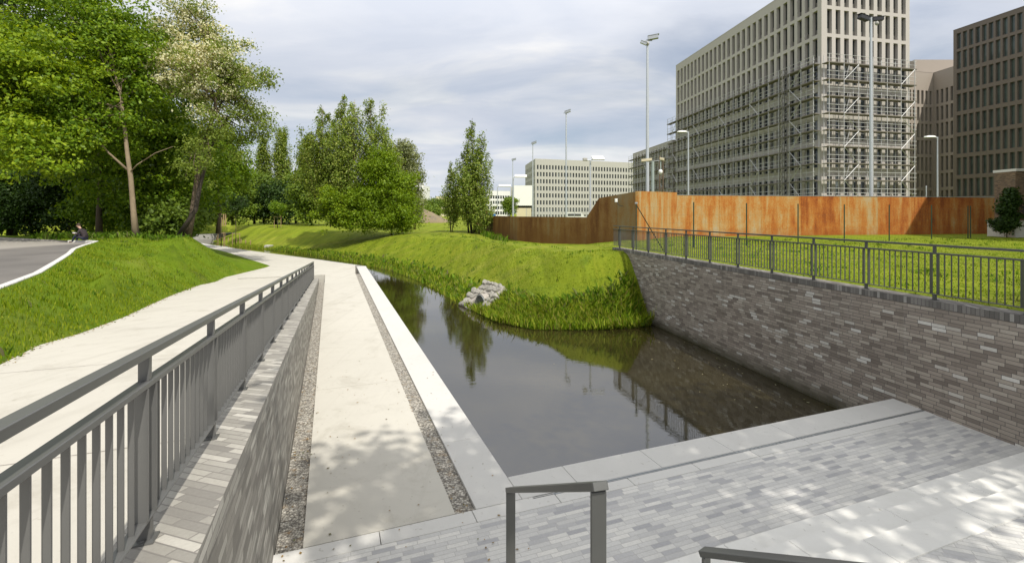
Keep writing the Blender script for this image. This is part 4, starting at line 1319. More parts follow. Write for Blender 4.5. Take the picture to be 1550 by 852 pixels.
for px, top, Y, wdt, lab in ((399, 208, 102, 1.45, 'left one of the pair of tall far poplars'), (427, 200, 104, 1.75, 'right and broader one of the pair of tall far poplars'), (463, 214, 96, 1.6, 'poplar rising behind the left edge of the big bush group')):
    b = (AT(px, Y), Y, E - 2.1); h = (HZ - top) / F * Y + 2.1
    spire('poplar_tree', lab, b, h, wdt, [(0, 0, 1)], 120, 24, (0.25, 0.42), LEAF['poplar'], M['bark'], int(px), profile=cp, elev=(62, 80), low=0.1, spread=0.24, group='tall columnar poplars in the distance')
# big group of trees in the middle of the lawn
b = base_at(515, 58)
spire('willow_tree', 'large dense tree with upswept feathery boughs in the middle of the lawn', b, 16.0, 3.5, [(0.2, 0, 1.0), (-2.2, 0.3, 0.9), (3.5, 0.4, 0.97), (1.9, -0.6, 0.94), (-3.7, 0.8, 0.70), (5.0, 0.2, 0.76)], 66, 40, (0.16, 0.30), LEAF['poplar'], M['bark_pale'], 301, elev=(38, 70), r0=0.15, spread=0.26, low=0.05)
b = base_at(592, 55.5)
tree('maple_tree', 'bright lime green maple at the right of the big bush group', b, [(0, 0, 0), (0.1, 0, 1.2), (0.2, 0, 3), (0.1, 0, 5), (0, 0, 7)],
     [ell_px(592, 300, 44, 48, 55.5, b, 2.6), ell_px(576, 260, 26, 30, 56, b, 2.0), ell_px(548, 318, 40, 32, 55.2, b, 2.2), ell_px(598, 330, 44, 22, 55, b, 2.2)], 64, 5, 56, (0.15, 0.28), LEAF['lime'], M['bark'], 311, rad=(0.5, 0.95), r0=0.08, extra=110, f0=0.08, flat=0.85, up=0.7)
b = base_at(500, 55)
tree('bush', 'leafy bush in front of the big tree at its lower left', b, [(0, 0, 0), (0, 0, .8), (0, 0, 1.7), (0, 0, 2.6)], [ell_px(496, 318, 28, 34, 55, b, 1.8), ell_px(535, 335, 36, 20, 54.8, b, 1.6)], 26, 5, 34, (0.14, 0.26), LEAF['maple2'], M['bark'], 321, rad=(0.45, 0.75), r0=0.06, extra=30, f0=0.05, cat='bush')
b = base_at(628, 70)
tree('willow_tree', 'silvery grey green tree behind the right side of the big bush group', b, [(0, 0, 0), (-.2, 0, 3), (-.6, 0, 6), (-.9, 0, 9), (-1.2, 0, 11)],
     [ell_px(612, 240, 22, 26, 66, b, 1.8), ell_px(618, 285, 30, 36, 66, b, 2.2), ell_px(628, 250, 10, 10, 66, b, 1), ell_px(600, 265, 30, 40, 66, b, 2)], 40, 5, 30, (0.18, 0.32), LEAF['willow'], M['bark_pale'], 331, rad=(0.5, 0.95), r0=0.16, extra=40, f0=0.2)
# poplars by the low rusty wall
b = base_at(712, 57)
spire('poplar_tree', 'tall feathery poplar beside the start of the low rusty wall', b, 13.6, 2.35, [(0.2, 0, 1.0), (1.3, 0.2, 0.86), (-0.8, 0, 0.72)], 66, 34, (0.15, 0.28), LEAF['poplar'], M['bark_dark'], 341, elev=(45, 72), r0=0.15, spread=0.22, low=0.06)
b = base_at(725, 55.5)
spire('poplar_tree', 'short bushy poplar shoot at the foot of the rusty wall end', b, 5.4, 1.5, [(0, 0, 1.0), (.7, 0, .8)], 40, 34, (0.14, 0.26), LEAF['poplar'], M['bark'], 343, elev=(35, 65), r0=0.06, spread=0.24, low=0.05)
b = base_at(683, 58)
spire('poplar_tree', 'small slim poplar standing left of the tall feathery one', b, 8.4, 1.15, [(0, 0, 1.0), (.5, 0, .7)], 54, 34, (0.14, 0.26), LEAF['poplar'], M['bark'], 347, elev=(55, 78), r0=0.08, spread=0.20, low=0.07)
# far shrubs and heap
k = 0
for px, top, rx, Y, lab, mt in ((622, 296, 17, 105, 'pale shrub growing on the spoil heap', 'willow'), (640, 302, 20, 165, 'distant tree behind the spoil heap', 'far'), (662, 300, 18, 150, 'distant tree left of the slim poplar', 'mid'), (650, 312, 14, 120, 'low bush at the right flank of the spoil heap', 'far'), (602, 290, 24, 120, 'distant tree behind the silvery tree', 'mid'), (772, 298, 11, 170, 'small street tree in front of the white office block', 'far'), (700, 305, 26, 150, 'distant tree hidden behind the tall poplar', 'mid')):
    b = (AT(px, Y), Y, E - 2.1); h = (HZ - top) / F * Y + 2.1; s = Y / F
    tree('far_tree', lab, b, [(0, 0, 0), (0, 0, h * .3), (0.1, 0, h * .6), (0, 0, h * .9)], [(0, 0, h * .6, rx * s, rx * s, h * .42)], 30, 4, 20, (0.3, 0.5), LEAF[mt], M['bark_dark'], 360 + 2 * k, rad=(0.7, 1.2), r0=0.14, extra=50, f0=0.12)
    k += 1
# young staked trees on the far lawn
for k, (px, crown_y, cr_, Y, lab) in enumerate(((335, 300, 15, 74, 'slim young tree tied to three pale stakes'), (357, 312, 16, 70, 'dark round young tree on two pale stakes'), (420, 318, 9, 76, 'thin young tree on two stakes in the open lawn'))):
    b = (AT(px, Y), Y, lawn_z(AT(px, Y), Y) - 0.03); s = Y / F
    h = (HZ - crown_y) * s + E - b[2]
    root = tree('young_tree', lab, b, [(0, 0, 0), (0, 0, h * .4), (0, 0, h * .8), (0, 0, h + cr_ * s * .6)], [(0, 0, h, cr_ * s, cr_ * s, cr_ * s * 1.15)], 18, 4, 22, (0.14, 0.24), LEAF['maple' if k != 1 else 'dark'], M['bark'], 390 + k * 3, rad=(0.35, 0.6), r0=0.05, extra=10, f0=0.5)
    for dx, dy in ((-0.5, 0), (0.5, 0.1)) + (((0.0, 0.55),) if k == 0 else ()):
        m_ = MB(); m_.tube([(dx, dy, 0), (dx, dy, 1.9)], 0.045, 7); m_.build('stake', M['wood'], root)
    m_ = MB(); m_.bar((-0.5, 0, 1.75), (0.5, 0.1, 1.75), 0.05, 0.08); m_.build('crossbar', M['wood'], root)
# dark shrub by the old brick pillar
b = base_at(1524, 36.6, E - 1.8)
tree('bush', 'dark leafy shrub growing against the old brick pillar', b, [(0, 0, 0), (0, 0, .8), (0.1, 0, 1.8), (0, 0, 3)], [ell_px(1527, 322, 9, 26, 36.6, b, .5), ell_px(1531, 300, 7, 15, 36.6, b, .4), ell_px(1520, 342, 9, 9, 36.6, b, .5)], 24, 5, 30, (0.12, 0.22), LEAF['dark'], M['bark_dark'], 405, rad=(0.2, 0.4), r0=0.03, extra=40, f0=0.05, cat='bush')
# low weeds along the foot of the low rusty wall
wxs = [(0.0, 43.2), (-3.8, 60), (-4.4, 66)]
pw = np.concatenate([np.array(resample(wxs, 0.05)) + np.random.default_rng(7).normal(0, .25, (len(resample(wxs, 0.05)), 2)) - (0.5, 0)])
o = blades('weeds', pw, lawn_z, (0.2, 0.75), (0.08, 0.18), M['weed'], 44, 0.9)
# trees behind the viewer whose shade dapples the paving
for k, (bx, by, ex, lab) in enumerate(((11.9, 0.6, [(-1.6, 1.2, 8.2, 4.0, 2.6, 2.4), (1.6, 1.8, 8.6, 3.4, 2.4, 2.6), (-3.0, 2.0, 9.2, 2.6, 2.2, 2.0)], 'leafy street tree on the lawn behind the near end of the dark brick wall'), (4.6, -3.4, [(0.6, 3.0, 8.8, 2.9, 2.3, 2.0), (-0.9, 2.3, 9.6, 2.2, 1.8, 1.6), (3.0, 3.4, 8.4, 2.4, 2.2, 2.0)], 'leafy street tree behind the top of the stairs'), (16.5, -1.5, [(0, 0.0, 8.5, 3.6, 2.6, 2.8)], 'leafy street tree on the lawn farther right of the stairs'))):
    tree('street_tree', lab, (bx, by, 2.9), [(0, 0, 0), (0, 0.2, 3), (0, 0.6, 6), (0, 1.0, 9)], ex, 28, 4, 18, (0.22, 0.36), LEAF['maple'], M['bark'], 420 + 3 * k, rad=(0.55, 0.95), r0=0.2, extra=52, f0=0.5, flat=0.8)
# --------------------------------------------------------------------------- rusty border wall
def panel(root, a, b, zt0, zt1, zb=None, th=0.16, name='panel', mat='rust'):
    a, b = Vector((*a, 0)), Vector((*b, 0)); d = (b - a).normalized(); n = Vector((d.y, -d.x, 0))      # n: viewer side
    a2, b2 = a + d * 0.006, b - d * 0.006
    zb0 = lawn_z(a.x + n.x * .3, a.y + n.y * .3) - 0.5 if zb is None else zb
    zb1 = lawn_z(b.x + n.x * .3, b.y + n.y * .3) - 0.5 if zb is None else zb
    m_ = MB()
    q = [a2, b2, b2 - n * th, a2 - n * th]
    vs_ = [(q[0].x, q[0].y, zb0), (q[1].x, q[1].y, zb1), (q[2].x, q[2].y, zb1), (q[3].x, q[3].y, zb0), (q[0].x, q[0].y, zt0), (q[1].x, q[1].y, zt1), (q[2].x, q[2].y, zt1), (q[3].x, q[3].y, zt0)]
    m_.add(vs_, [(3, 2, 1, 0), (4, 5, 6, 7), (0, 1, 5, 4), (1, 2, 6, 5), (2, 3, 7, 6), (3, 0, 4, 7)])
    return m_.build(name, M[mat], root)


def along(pts, step):
    """split a plan polyline into panel ends"""
    out = [pts[0]]
    for p, q in zip(pts[:-1], pts[1:]):
        n = max(1, round(math.dist(p, q) / step))
        out += [(p[0] + (q[0] - p[0]) * i / n, p[1] + (q[1] - p[1]) * i / n) for i in range(1, n + 1)]
    return out


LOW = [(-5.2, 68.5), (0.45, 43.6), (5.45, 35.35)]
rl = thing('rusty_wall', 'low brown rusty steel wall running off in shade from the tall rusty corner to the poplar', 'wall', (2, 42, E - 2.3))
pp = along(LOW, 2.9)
for a, b_ in zip(pp[:-1], pp[1:]): panel(rl, a, b_, E - 0.29, E - 0.29, mat='rust_brown')
panel(rl, (5.45, 35.35), (6.15, 34.2), E - 0.29, E + 1.08, mat='rust_brown')
panel(rl, (6.15, 34.2), (7.1, 32.62), E + 1.08, E + 1.24, mat='rust_brown')
panel(rl, (7.1, 32.62), (8.05, 31.05), E + 1.26, E + 1.40, mat='rust_brown')
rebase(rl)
rf = thing('rusty_wall', 'tall orange rusty steel wall in full sun behind the fenced lawn', 'wall', (24, 39, E - 1.8))
panel(rf, (8.06, 31.0), (12.8, 37.5), E + 1.42, E + 1.62)
pp = along([(12.8, 37.55), (45.0, 43.0)], 3.6)
for i, (a, b_) in enumerate(zip(pp[:-1], pp[1:])):
    panel(rf, a, b_, E + 1.41 - .005 * i, E + 1.405 - .005 * i)
m_ = MB()
for a, b_ in zip(pp[:-1], pp[1:]): m_.bar((a[0], a[1] + .08, E + 1.425), (b_[0], b_[1] + .08, E + 1.41), 0.2, 0.03)
m_.build('top_strip', M['steel'], rf); rebase(rf)

# --------------------------------------------------------------------------- green wire fence
fe = thing('wire_fence', 'green wire mesh fence with a slanted brace in front of the orange rusty wall', 'fence', (16, 28, E - 1.8))
FP = []
for px in (963, 1050, 1130, 1208, 1278, 1346, 1410, 1469, 1524):
    a = (px - 775) / F                                   # on the line (6,23.3) - (28.5,32.8)
    k_ = (a * 23.6 - 6.0) / (22.5 - a * 9.5)
    FP.append((6.0 + 22.5 * k_, 23.6 + 9.5 * k_))
FP.append((33.0, 35.0))
for i, (x, y) in enumerate(FP):
    z = lawn_z(x, y); m_ = MB(); m_.tube([(x, y, z - 0.2), (x, y, z + 2.35)], 0.032, 8); m_.build('post', M['green'], fe)
m_ = MB(); x, y = FP[0]; z = lawn_z(x, y); m_.tube([(x + 1.55, y + 0.62, z - 0.1), (x + 0.02, y, z + 2.2)], 0.022, 6); m_.build('brace', M['black'], fe)
m_ = MB(); m_.box(x - .06, x + .06, y - .06, y + .06, z + 2.28, z + 2.36); m_.build('post_cap', M['steel'], fe)
m_ = MB()
for (x0, y0), (x1, y1) in zip(FP[:-1], FP[1:]):
    z0, z1 = lawn_z(x0, y0), lawn_z(x1, y1)
    for h in (0.1, 0.5, 0.9, 1.3, 1.7, 2.1): m_.tube([(x0, y0, z0 + h), (x1, y1, z1 + h)], 0.0022, 3, cap=False)
    n = 14
    for i in range(1, n):
        t = i / n; m_.tube([(x0 + (x1 - x0) * t, y0 + (y1 - y0) * t, z0 + (z1 - z0) * t + .1), (x0 + (x1 - x0) * t, y0 + (y1 - y0) * t, z0 + (z1 - z0) * t + 2.1)], 0.0016, 3, cap=False)
m_.build('wire_mesh', M['wire'], fe); rebase(fe)
cb = thing('junction_box', 'small pale box with a cable fixed high on the shaded rusty wall by its corner', 'box', (7.05, 32.2, E + 0.85))
m_ = MB(); m_.box(6.86, 7.02, 32.15, 32.35, E + 0.74, E + 0.98); m_.build('case', M['white'], cb, bevel=0.01)
m_ = MB(); m_.tube([(6.98, 32.2, E + 0.74), (7.1, 32.0, E + 0.52), (7.3, 31.7, E + 0.46)], 0.02, 5); m_.build('cable', M['black'], cb); rebase(cb)


# --------------------------------------------------------------------------- buildings with real openings
def win_meshes(wd, ht, recess, frame_m, glass_m, panel_h, bars, tag_):
    """window: local x along the facade, y inwards, z up; origin at the foot of the opening"""
    fm = MB(); hw = wd / 2; f = 0.035
    y0, y1 = recess - 0.03, recess + 0.05
    fm.box(-hw, -hw + f, y0, y1, 0, ht); fm.box(hw - f, hw, y0, y1, 0, ht)
    fm.box(-hw + f, hw - f, y0, y1, 0, f); fm.box(-hw + f, hw - f, y0, y1, ht - f, ht)
    if panel_h: fm.box(-hw + f, hw - f, y0 + .015, y1, f, panel_h)
    for z in bars: fm.box(-hw + f, hw - f, y0 + .004, y1, z - .02, z + .02)
    pm2 = MB(); pm2.add([(-hw + f, recess + 0.02, max(f, panel_h)), (hw - f, recess + 0.02, max(f, panel_h)), (hw - f, recess + 0.02, ht - f), (-hw + f, recess + 0.02, ht - f)], [(0, 1, 2, 3)])
    a = fm.build('window', frame_m); b2 = pm2.build('pane', glass_m)
    ma, mbm = a.data, b2.data
    bpy.data.objects.remove(a); bpy.data.objects.remove(b2)
    return ma, mbm


class Building:
    def __init__(s, name, label, cat, foot, z0, z1, group=None):
        s.root = thing(name, label, cat, (*foot[0], z0), group)
        s.foot, s.z0, s.z1, s.w, s.items = foot, z0, z1, {}, []

    def facade(s, i, rows, ncol, mat, open_f=0.55, m0=0.4, m1=0.4, recess=0.3, frame=None, glass=None, panel_h=0.0, bars=(), z1=None, name='wall', a=None, b=None):
        """rows: (bottom, top) of the openings in absolute z"""
        n_ = len(s.foot)
        a = Vector((*(a or s.foot[i]), 0)); b = Vector((*(b or s.foot[(i + 1) % n_]), 0))
        z1 = s.z1 if z1 is None else z1
        L = (b - a).length; t = (b - a) / L; n = Vector((t.y, -t.x, 0))
        pitch = (L - m0 - m1) / ncol; wd = pitch * open_f
        xs = [0.0]
        for k in range(ncol): c = m0 + pitch * (k + .5); xs += [c - wd / 2, c + wd / 2]
        xs.append(L)
        zs = [s.z0]
        for q in rows: zs += [q[0], q[1]]
        zs.append(z1)
        m_ = MB()
        P = lambda x, d, z: tuple(a + t * x - n * d + Vector((0, 0, z)))
        for ix in range(len(xs) - 1):
            for iz in range(len(zs) - 1):
                x0, x1, q0, q1 = xs[ix], xs[ix + 1], zs[iz], zs[iz + 1]
                if q1 - q0 < 1e-6: continue
                if ix % 2 == 1 and iz % 2 == 1:
                    r = recess + 0.06
                    m_.add([P(x0, 0, q0), P(x1, 0, q0), P(x1, 0, q1), P(x0, 0, q1), P(x0, r, q0), P(x1, r, q0), P(x1, r, q1), P(x0, r, q1)], [(0, 1, 5, 4), (1, 2, 6, 5), (2, 3, 7, 6), (3, 0, 4, 7)])
                else:
                    m_.add([P(x0, 0, q0), P(x1, 0, q0), P(x1, 0, q1), P(x0, 0, q1)], [(0, 1, 2, 3)])
        m_.build(name, mat, s.root)
        ht = rows[0][1] - rows[0][0]
        for q in rows:
            ht = q[1] - q[0]
            key = (round(wd, 3), round(ht, 2), recess, frame.name, glass.name, panel_h, bars)
            if key not in s.w: s.w[key] = win_meshes(wd, ht, recess, frame, glass, panel_h, bars, '')
            for k in range(ncol):
                c = a + t * (m0 + pitch * (k + .5)); c.z = q[0]
                d = (c - Vector((0, 0, E))).length
                vis = abs(n.dot((Vector((0, 0, E)) - c).normalized())) / d ** 2
                s.items.append((vis, Matrix(((t.x, -n.x, 0, c.x), (t.y, -n.y, 0, c.y), (0, 0, 1, c.z), (0, 0, 0, 1))), key))
        return s

    def plain(s, i, mat, z1=None, name='wall'):
        n_ = len(s.foot); a, b = s.foot[i], s.foot[(i + 1) % n_]; z1 = z1 or s.z1
        m_ = MB(); m_.add([(*a, s.z0), (*b, s.z0), (*b, z1), (*a, z1)], [(0, 1, 2, 3)]); m_.build(name, mat, s.root)

    def roof(s, mat, par=0.5, cap=None):
        m_ = MB(); m_.add([(x, y, s.z1 - par) for x, y in s.foot], [tuple(range(len(s.foot)))]); m_.build('roof', mat, s.root)
        n_ = len(s.foot); m_ = MB()
        for i in range(n_):
            a, b = Vector((*s.foot[i], 0)), Vector((*s.foot[(i + 1) % n_], 0)); t = (b - a).normalized(); n = Vector((t.y, -t.x, 0))
            m_.obox((a + b) / 2 - n * 0.2 + Vector((0, 0, s.z1 + 0.03)), (b - a) / 2 - t * 0.005, n * 0.23, (0, 0, 0.04))
        m_.build('parapet_cap', cap or mat, s.root)

    def done(s, limit=100, panes=True):
        s.items.sort(key=lambda q: -q[0])
        rest = {}
        for k, (vis, mt, key) in enumerate(s.items):
            ma, mb_ = s.w[key]
            if k < limit:
                o = bpy.data.objects.new('window', ma); COL.objects.link(o); o.parent = s.root; o.matrix_local = Matrix.Translation(-Vector(s.root.location)) @ mt
                p = bpy.data.objects.new('pane', mb_); COL.objects.link(p); p.parent = o
            else:
                rest.setdefault('x', []).append((mt, ma, mb_))
        if rest:
            m_ = MB(); mats = []
            for mt, ma, mb_ in rest['x']:
                for me_ in (ma, mb_):
                    mm = me_.materials[0]
                    if mm not in mats: mats.append(mm)
                    m_.add([tuple(mt @ v.co) for v in me_.vertices], [tuple(p.vertices) for p in me_.polygons], mats.index(mm))
            o = m_.build('window', mats, s.root); tag(o, kind='stuff')
        for ch in s.root.children:
            if ch.data.name.split('.')[0] in ('wall', 'roof', 'parapet_cap', 'pier', 'plinth', 'roof_box') or ch.get('kind') == 'stuff':
                ch.matrix_parent_inverse = Matrix.Translation(-Vector(s.root.location))


ZS = E - 2.1
# main block with the scaffold
cA = (38.4, 60.0); dL = Vector((-0.122, 0.9925)); dR = Vector((0.974, 0.228))
cL = (cA[0] + dL.x * 39.4, cA[1] + dL.y * 39.4); cR = (cA[0] + dR.x * 13.9, cA[1] + dR.y * 13.9)
cB = (cR[0] + dL.x * 39.4, cR[1] + dL.y * 39.4)
B1 = Building('office_building', 'tall beige office block with narrow windows and scaffolding round its lower floors', 'building', [cL, cA, cR, cB], ZS, E + 30.2)
rows_hi = [(E + 18.95 + 3.47 * k, E + 18.95 + 3.47 * k + 3.02) for k in range(3)]
rows_lo = [(E - 1.55 + 3.47 * k - (0.35 if k == 0 else 0) + .35, E - 1.55 + 3.47 * k + 2.55 + .3) for k in range(6)]
allrows = rows_lo[:6] + rows_hi
# lower floors: set-in white windows with bars, upper floors: narrow slots
B1.facade(0, rows_lo, 28, M['clad'], 0.64, recess=0.22, frame=M['frame_white'], glass=M['glass'], bars=(0.9, 1.75), z1=E + 18.9)
B1.facade(1, rows_lo, 10, M['clad'], 0.60, m0=0.55, m1=0.35, recess=0.22, frame=M['frame_white'], glass=M['glass'], bars=(0.9, 1.75), z1=E + 18.9)
B1.z0 = E + 18.9
B1.facade(0, rows_hi, 28, M['clad'], 0.60, recess=0.42, frame=M['frame'], glass=M['glass'], panel_h=0.75)
B1.facade(1, rows_hi, 10, M['clad'], 0.56, m0=0.55, m1=0.35, recess=0.42, frame=M['frame'], glass=M['glass'], panel_h=0.75)
B1.z0 = ZS
B1.plain(2, M['clad']); B1.plain(3, M['clad']); B1.roof(M['roof'], cap=M['clad'])
m_ = MB()
for i in (0, 1):
    a, b = Vector((*B1.foot[i], 0)), Vector((*B1.foot[i + 1], 0)); t = (b - a).normalized(); n = Vector((t.y, -t.x, 0))
    m_.obox((a + b) / 2 + n * 0.05 + Vector((0, 0, E + 1.62)), (b - a) / 2, n * 0.055, (0, 0, 0.16))
m_.build('plinth', M['plinth'], B1.root)
B1.done()


# scaffolding
def scaffold(label, runs, z0, ztop, lift=2.05, bay=2.2, gap=0.35, wd=0.75, seed=1, rail=True, thick=1.0):
    g = random.Random(seed)
    a0 = runs[0][0]
    root = thing('scaffolding', label, 'scaffolding', (*a0, z0))
    nl = int(round((ztop - z0) / lift)); zl = [ztop - lift * k for k in range(nl)]
    r = 0.042 * thick
    ns = 0
    for ri, (a, b) in enumerate(runs):
        a, b = Vector((*a, 0)), Vector((*b, 0)); L = (b - a).length; t = (b - a) / L; n = Vector((t.y, -t.x, 0))
        nb = max(1, round(L / bay))
        for k in range(nb + 1):
            for j, d in enumerate((gap, gap + wd)):
                if j == 0 and nb > 24 and k % 2: continue
                p = a + t * (L * k / nb) + n * d
                m_ = MB(); m_.tube([(p.x, p.y, z0), (p.x, p.y, ztop + 1.05)], r, 5, cap=False); m_.build('standard', M['tube'], root); ns += 1
        for k, z in enumerate(zl):
            m_ = MB(); c = (a + b) / 2 + n * (gap + wd / 2); c.z = z
            m_.obox(c, (b - a) / 2 + t * 0.3, n * (wd / 2), (0, 0, 0.04)); m_.build('deck', M['planks'], root)
            m_ = MB(); c2 = (a + b) / 2 + n * (gap + wd + .02); c2.z = z + 0.06
            m_.obox(c2, (b - a) / 2 + t * 0.3, n * 0.018, (0, 0, 0.06)); m_.build('toe_board', M['planks'], root)
            for h, dd_ in ((0.52, gap + wd), (1.05, gap + wd)):
                p0, p1 = a + n * dd_ - t * .3, b + n * dd_ + t * .3
                m_ = MB(); m_.tube([(p0.x, p0.y, z + h), (p1.x, p1.y, z + h)], r * .8, 4, cap=False); m_.build('guard_rail', M['tube'], root)
            for bi in range(nb):
                if bi % 4 == 1 and g.random() < .8:
                    up = 1 if (k + bi) % 2 else 0
                    q0 = a + t * (L * bi / nb) + n * (gap + wd + .04); q1 = a + t * (L * (bi + 1) / nb) + n * (gap + wd + .04)
                    m_ = MB(); m_.tube([(q0.x, q0.y, z - lift * up), (q1.x, q1.y, z - lift * (1 - up))], r, 4, cap=False); m_.build('brace', M['tube'], root)
        lb = 1 if nb < 8 else nb // 2
        for k, z in enumerate(zl):
            if k % 2 == 0:
                q0 = a + t * (L * (lb + .15) / nb) + n * (gap + wd * .6); q1 = a + t * (L * (lb + .5) / nb) + n * (gap + wd * .6)
                m_ = MB()
                for s_ in (-.2, .2): m_.tube([tuple(q0 + n * s_ + Vector((0, 0, z - lift))), tuple(q1 + n * s_ + Vector((0, 0, z + .6)))], r * .8, 4, cap=False)
                for q in range(1, 8): p = q0 + (q1 - q0) * q / 8; zz2 = z - lift + (lift + .6) * q / 8; m_.tube([tuple(p - n * .2 + Vector((0, 0, zz2))), tuple(p + n * .2 + Vector((0, 0, zz2)))], r * .5, 4, cap=False)
                m_.build('ladder', M['tube'], root)
    rebase(root)
    return root


nL = Vector((-0.9925, -0.122))
scaffold('grey steel scaffolding wrapped round the lower floors of the tall beige block', [((cL[0] + dL.x * 1.5, cL[1] + dL.y * 1.5), (cA[0], cA[1])), (cA, (cR[0] - dR.x * .6, cR[1] - dR.y * .6))], ZS, E + 18.4)
hm = thing('hoist_mast', 'dark lattice hoist mast standing against the scaffolding of the tall beige block', 'mast', (37.0, 64.5, ZS))
hb = Vector((cA[0] + dL.x * 4.6 + nL.x * 1.75, cA[1] + dL.y * 4.6 + nL.y * 1.75, 0))
m_ = MB()
for sx_, sy_ in ((-.32, -.32), (.32, -.32), (.32, .32), (-.32, .32)): m_.tube([(hb.x + sx_, hb.y + sy_, ZS), (hb.x + sx_, hb.y + sy_, E + 18.9)], 0.055, 5)
m_.build('rail', M['frame'], hm)
m_ = MB(); zc = ZS; kx = 0
while zc < E + 18.2:
    for (ax, ay), (bx, by) in (((-.32, -.32), (.32, -.32)), ((-.32, .32), (-.32, -.32))):
        m_.tube([(hb.x + ax, hb.y + ay, zc), (hb.x + bx, hb.y + by, zc + .75)], 0.035, 4, cap=False)
        m_.tube([(hb.x + ax, hb.y + ay, zc + .75), (hb.x + bx, hb.y + by, zc + .75)], 0.035, 4, cap=False)
    zc += .75
m_.build('lattice', M['frame'], hm); rebase(hm)
# lower wing behind it, scaffolded too
w0 = (cL[0] + dL.x * 1.6 - .1, cL[1] + dL.y * 1.6); w1 = (31.0, 124.0)
B2 = Building('office_building', 'lower scaffolded wing in shade behind the far end of the tall beige block', 'building', [w1, w0, (w0[0] + 14, w0[1] + 3.2), (w1[0] + 14, w1[1] + 3.2)], ZS, E + 15.2)
B2.facade(0, [(E - 1.2 + 3.3 * k, E + 1.0 + 3.3 * k) for k in range(5)], 16, M['raw'], 0.55, frame=M['frame'], glass=M['glass'])
B2.plain(1, M['raw']); B2.plain(2, M['raw']); B2.plain(3, M['raw']); B2.roof(M['roof'], cap=M['raw']); B2.done(80)
scaffold('tight grey scaffolding in front of the lower wing behind the tall block', [(w1, w0)], ZS, E + 13.4, seed=5)
# far lit block
d0 = (12.6, 263.0); d1 = (71.5, 284.0); dl = (8.2, 299.0)
B3 = Building('office_building', 'far pale office block with eight even rows of small windows in the sun', 'building', [dl, d0, d1, (d1[0] - 4.4, d1[1] + 36)], ZS - 2, E + 29.6)
rws = [(E - 3.0 + 3.86 * k + (0 if k else 0.3), E - 0.65 + 3.86 * k) for k in range(8)]
B3.facade(1, rws, 34, M['clad_grey'], 0.52, m0=.6, m1=.6, recess=0.35, frame=M['frame'], glass=M['glass'])
B3.facade(0, rws, 18, M['clad_grey'], 0.5, recess=0.35, frame=M['frame'], glass=M['glass'])
B3.plain(2, M['clad_grey']); B3.plain(3, M['clad_grey']); B3.roof(M['roof'], cap=M['plinth']); B3.done()
# block between, angled, and the dark block at the right edge
e0 = (81.6, 99.9); e1 = (88.4, 101.4); e2 = (89.3, 82.0)
B4 = Building('office_building', 'beige office wing set back between the scaffolded block and the dark block', 'building', [e0, e1, e2, (110, 82), (110, 122), (80, 118)], ZS, E + 29.4)
rw4 = [(E - 1.2, E + 1.0)] + [(E + 1.9 + 3.47 * k, E + 4.75 + 3.47 * k) for k in range(7)]
B4.facade(0, rw4, 6, M['clad_mid'], 0.55, m0=.2, m1=.2, recess=0.4, frame=M['frame'], glass=M['glass'])
B4.facade(1, rw4, 18, M['clad_mid'], 0.52, m0=.3, m1=.2, recess=0.4, frame=M['frame'], glass=M['glass'])
for i in (2, 3, 4, 5): B4.plain(i, M['clad_mid'])
B4.roof(M['roof'], cap=M['clad_mid'])
m_ = MB(); m_.box(86.6, 96, 104, 112, E + 28.9, E + 33.0); m_.build('roof_box', M['clad_mid'], B4.root)
B4.done(90)
f0 = (72.1, 79.0); f1 = (77.6, 49.0)
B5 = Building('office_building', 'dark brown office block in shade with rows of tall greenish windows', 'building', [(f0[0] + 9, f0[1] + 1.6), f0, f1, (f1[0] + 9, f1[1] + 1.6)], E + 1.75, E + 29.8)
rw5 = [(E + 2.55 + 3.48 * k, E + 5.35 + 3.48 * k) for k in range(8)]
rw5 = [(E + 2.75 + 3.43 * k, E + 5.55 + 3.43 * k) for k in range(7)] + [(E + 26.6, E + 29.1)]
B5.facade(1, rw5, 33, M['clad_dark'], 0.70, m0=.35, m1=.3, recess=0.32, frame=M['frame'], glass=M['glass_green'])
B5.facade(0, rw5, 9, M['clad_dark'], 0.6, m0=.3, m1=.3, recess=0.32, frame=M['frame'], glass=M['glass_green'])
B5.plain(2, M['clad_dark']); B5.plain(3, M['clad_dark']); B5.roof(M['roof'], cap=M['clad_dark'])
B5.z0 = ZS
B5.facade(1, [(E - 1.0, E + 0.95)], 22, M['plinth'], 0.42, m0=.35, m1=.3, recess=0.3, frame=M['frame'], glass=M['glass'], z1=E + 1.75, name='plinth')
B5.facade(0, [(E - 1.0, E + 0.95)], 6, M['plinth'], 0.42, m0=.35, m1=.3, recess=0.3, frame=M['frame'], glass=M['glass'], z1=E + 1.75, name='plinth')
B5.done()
# white box hall, white office block far off, apartment house behind the trees
bx = thing('hall_building', 'plain white box shaped hall left of the far pale office block', 'building', (2, 200, ZS))
m_ = MB(); m_.box(AT(778, 200), 8.5, 200, 216, E + 3.2, E + 11.5); m_.build('upper_box', M['white'], bx)
m_ = MB(); m_.box(AT(773, 204), AT(778, 200) - 0.02, 201.5, 216, E + 2.5, E + 11.0); m_.build('side_box', M['clad_grey'], bx)
m_ = MB(); m_.box(AT(781, 200), 8.3, 202, 216, E + 0.5, E + 3.19); m_.build('recess', M['slot'], bx)
m_ = MB(); m_.box(AT(782, 200), 8.0, 200.5, 202, ZS, E + 2.2); m_.build('low_wall', M['cream'], bx); rebase(bx)
B6 = Building('office_building', 'small white office block with window bands far behind the poplar', 'building', [(AT(735, 330), 345), (AT(737, 300), 300), (AT(772, 300), 306), (AT(772, 300), 345)], ZS, E + 14.0)
rw6 = [(E - 0.8 + 3.3 * k, E + 1.2 + 3.3 * k) for k in range(4)]
